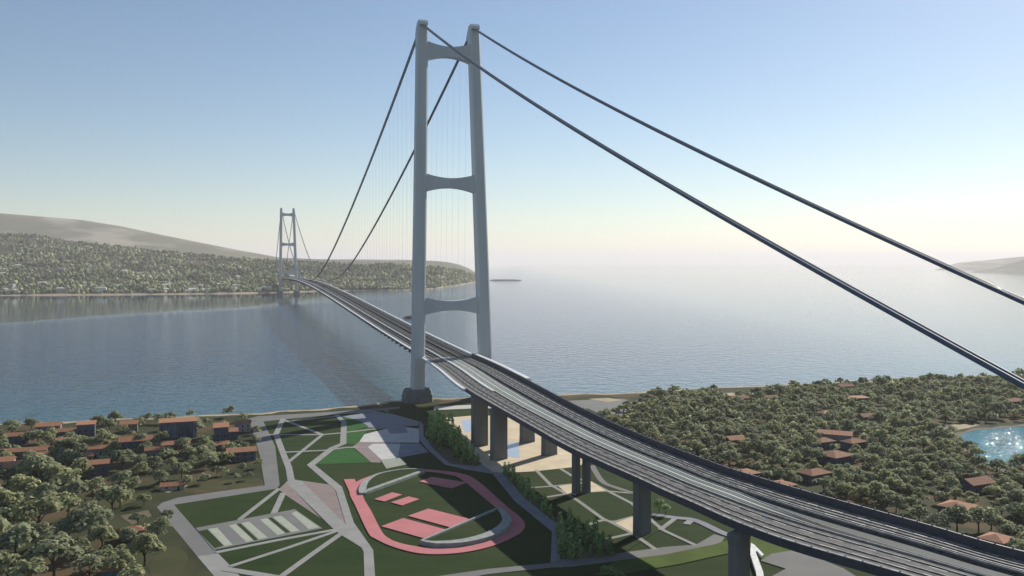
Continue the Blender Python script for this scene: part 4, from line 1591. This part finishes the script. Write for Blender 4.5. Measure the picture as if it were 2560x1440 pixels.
lagc = np.array(lag).mean(0)
lagr = float(np.max(np.linalg.norm(np.array(lag) - lagc, axis=1)))
N_IND = 300
WOODS = []
for (x, y, rr, ht, p, kind) in TREES[:N_IND]:
    zone, side, near = tree_zone(x, y)
    size = 'small' if rr < 4.6 else 'large' if rr > 7.5 else 'medium'
    form = 'tall' if ht / rr > 1.08 else 'low spreading'
    if zone is None:
        lab = '%s tree %s the %s' % (TONE[p % 3], side, near)
        grp = 'trees close to the houses'
    else:
        lab = '%s %s tree %s' % (size, TONE[p % 3], zone)
        grp = 'trees ' + zone
    WOODS.append(tree(x, y, rr, ht, CROWN[p], lab, grp))
number_labels(WOODS)
WOODS = []

rest = TREES[N_IND:]
for kx in range(3):
    VV, FF, n0 = [], [], 0
    for (x, y, rr, ht, p, kind) in rest:
        if p % 3 != kx:
            continue
        V, Fc = CROWN_LO[p]
        an = rng.uniform(0, 6.28)
        ca, sa = math.cos(an), math.sin(an)
        Q = V.copy()
        Q = np.stack([Q[:, 0] * ca - Q[:, 1] * sa, Q[:, 0] * sa + Q[:, 1] * ca, Q[:, 2] * rng.uniform(0.8, 1.05)], 1) * rr + np.array([x, y, LAND + ht])
        VV.append(Q)
        FF.append(Fc + n0)
        n0 += len(V)
    if VV:
        o = link('woodland', mesh_np('woodland', np.concatenate(VV), np.concatenate(FF), LEAF[kx]))
        tag(o, 'far part of the %s wood behind the nearer trees' % TONE[kx], 'woodland', kind='stuff')

# park trees in rows along the blue-grey path
ROW1 = [(1078, 1092, 64), (1092, 1086, 58), (1094, 1106, 66), (1110, 1094, 58), (1112, 1118, 70), (1128, 1108, 62), (1130, 1130, 64), (1146, 1122, 54), (1148, 1142, 56), (1164, 1136, 46), (1166, 1150, 48),
        (1180, 1158, 40), (1194, 1164, 32), (1084, 1108, 50), (1102, 1122, 44), (1140, 1150, 40), (1160, 1160, 34)]
ROW2 = [(1262, 1188, 34), (1272, 1198, 38), (1284, 1210, 40), (1296, 1222, 42), (1308, 1234, 40), (1320, 1246, 42), (1334, 1258, 40), (1348, 1270, 38), (1362, 1284, 40), (1376, 1298, 40), (1282, 1200, 30), (1304, 1226, 32)]
ROW3 = [(1402, 1340, 66), (1404, 1366, 64), (1406, 1392, 58), (1424, 1330, 60), (1426, 1356, 64), (1428, 1396, 56), (1446, 1342, 56), (1448, 1372, 60), (1450, 1397, 40), (1468, 1346, 50), (1470, 1374, 54),
        (1488, 1352, 48), (1490, 1380, 54), (1508, 1376, 50), (1522, 1388, 46), (1476, 1396, 38), (1500, 1394, 38)]
for row, lab, grp in ((ROW1, 'bright green tree in the row beside the tower foot', 'trees of the row beside the tower foot'),
                      (ROW2, 'slim green tree in the narrow row along the bluish path', 'trees of the narrow row along the bluish path'),
                      (ROW3, 'leafy green tree in the thick grove at the path bend', 'trees of the grove at the path bend')):
    for i, (px, py, hpx) in enumerate(row):
        x, y = G(px, py)
        H = hpx * y / F
        WOODS.append(tree(x, y, H * (0.44 + 0.1 * (i % 3)), H * 0.54, SPIRE[i % 3], lab, grp, 'park_tree', 1.0, H * 0.35))
number_labels(WOODS)
for px, py, hpx, lab in ((1522, 1462, 52, 'single round green tree at the lower picture edge below the grove'), (1548, 1458, 34, 'small green tree right of the single round one at the lower edge'),
                         (1648, 1284, 40, 'leafy green tree behind the single wall pier'), (1664, 1290, 32, 'small leafy tree right behind the single wall pier'),
                         (1405, 1008, 14, 'tiny dark tree by the shore right behind the viaduct')):
    x, y = G(px, py)
    H = hpx * y / F
    tree(x, y, H * 0.42, H * 0.6, BUSHY[len(lab) % 2], lab, None, 'park_tree', 0.95, H * 0.4)

# the far wood as one mass of crowns
def far_wood():
    base = np.array([(1, 0, 0), (0, 1, 0), (-1, 0, 0), (0, -1, 0), (0, 0, 1), (0.6, 0.5, 0.62), (-0.55, 0.5, 0.6), (-0.5, -0.6, 0.66), (0.6, -0.55, 0.6)], float)
    tri = np.array([(0, 1, 5), (1, 6, 5), (1, 2, 6), (2, 7, 6), (2, 3, 7), (3, 8, 7), (3, 0, 8), (0, 5, 8), (5, 6, 4), (6, 7, 4), (7, 8, 4), (8, 5, 4)])
    n = 12500
    VV = np.zeros((n, 9, 3))
    k = 0
    tries = 0
    while k < n and tries < 90000:
        tries += 1
        px = rng.uniform(-160, 1200)
        v = rng.random() ** 1.25 * 1.05 + 0.012
        q = far_point(px, min(v, 1.04))
        den = fbm(q[0], q[1] * 0.6, 0.004, 3)
        if den < -0.28 and rng.random() < 0.85:
            continue
        s = rng.uniform(5.0, 13.0)
        an = rng.uniform(0, 6.28)
        jit = base * (1 + 0.35 * rng.normal(size=(9, 1)) * 0.6)
        R_ = np.array([[math.cos(an), -math.sin(an), 0], [math.sin(an), math.cos(an), 0], [0, 0, 1]])
        VV[k] = jit @ R_.T * np.array([s, s, s * rng.uniform(1.0, 1.7)]) + np.array([q[0], q[1], q[2] + rng.uniform(0, 3)])
        k += 1
    VV = VV[:k].reshape(-1, 3)
    FF = (tri[None] + (np.arange(k) * 9)[:, None, None]).reshape(-1, 3)
    o = link('far_wood', mesh_np('far_wood', VV, FF, M['leaf_far'], 3))
    tag(o, 'hazy mass of trees covering the far shore hillside', 'woodland', kind='stuff')


far_wood()

# ------------------------------------------------------------------ haze
HZ = bpy.data.materials.new('pale_haze')
HZ.use_nodes = True
n, l = HZ.node_tree.nodes, HZ.node_tree.links
n.remove(n['Principled BSDF'])
pv = n.new('ShaderNodeVolumePrincipled')
pv.inputs['Color'].default_value = (1.0, 0.965, 0.955, 1)
pv.inputs['Density'].default_value = 3.5e-5
pv.inputs['Anisotropy'].default_value = 0.18
l.new(pv.outputs[0], n['Material Output'].inputs['Volume'])
mb = MB()
R2 = 112000.0
zt, zb = 900.0, -7.0
mb.box((0, (R2 - 3200) / 2, (zt + zb) / 2), (2 * R2, R2 + 3200, zt - zb))
o = mb.build('haze', HZ)
o['kind'] = 'stuff'
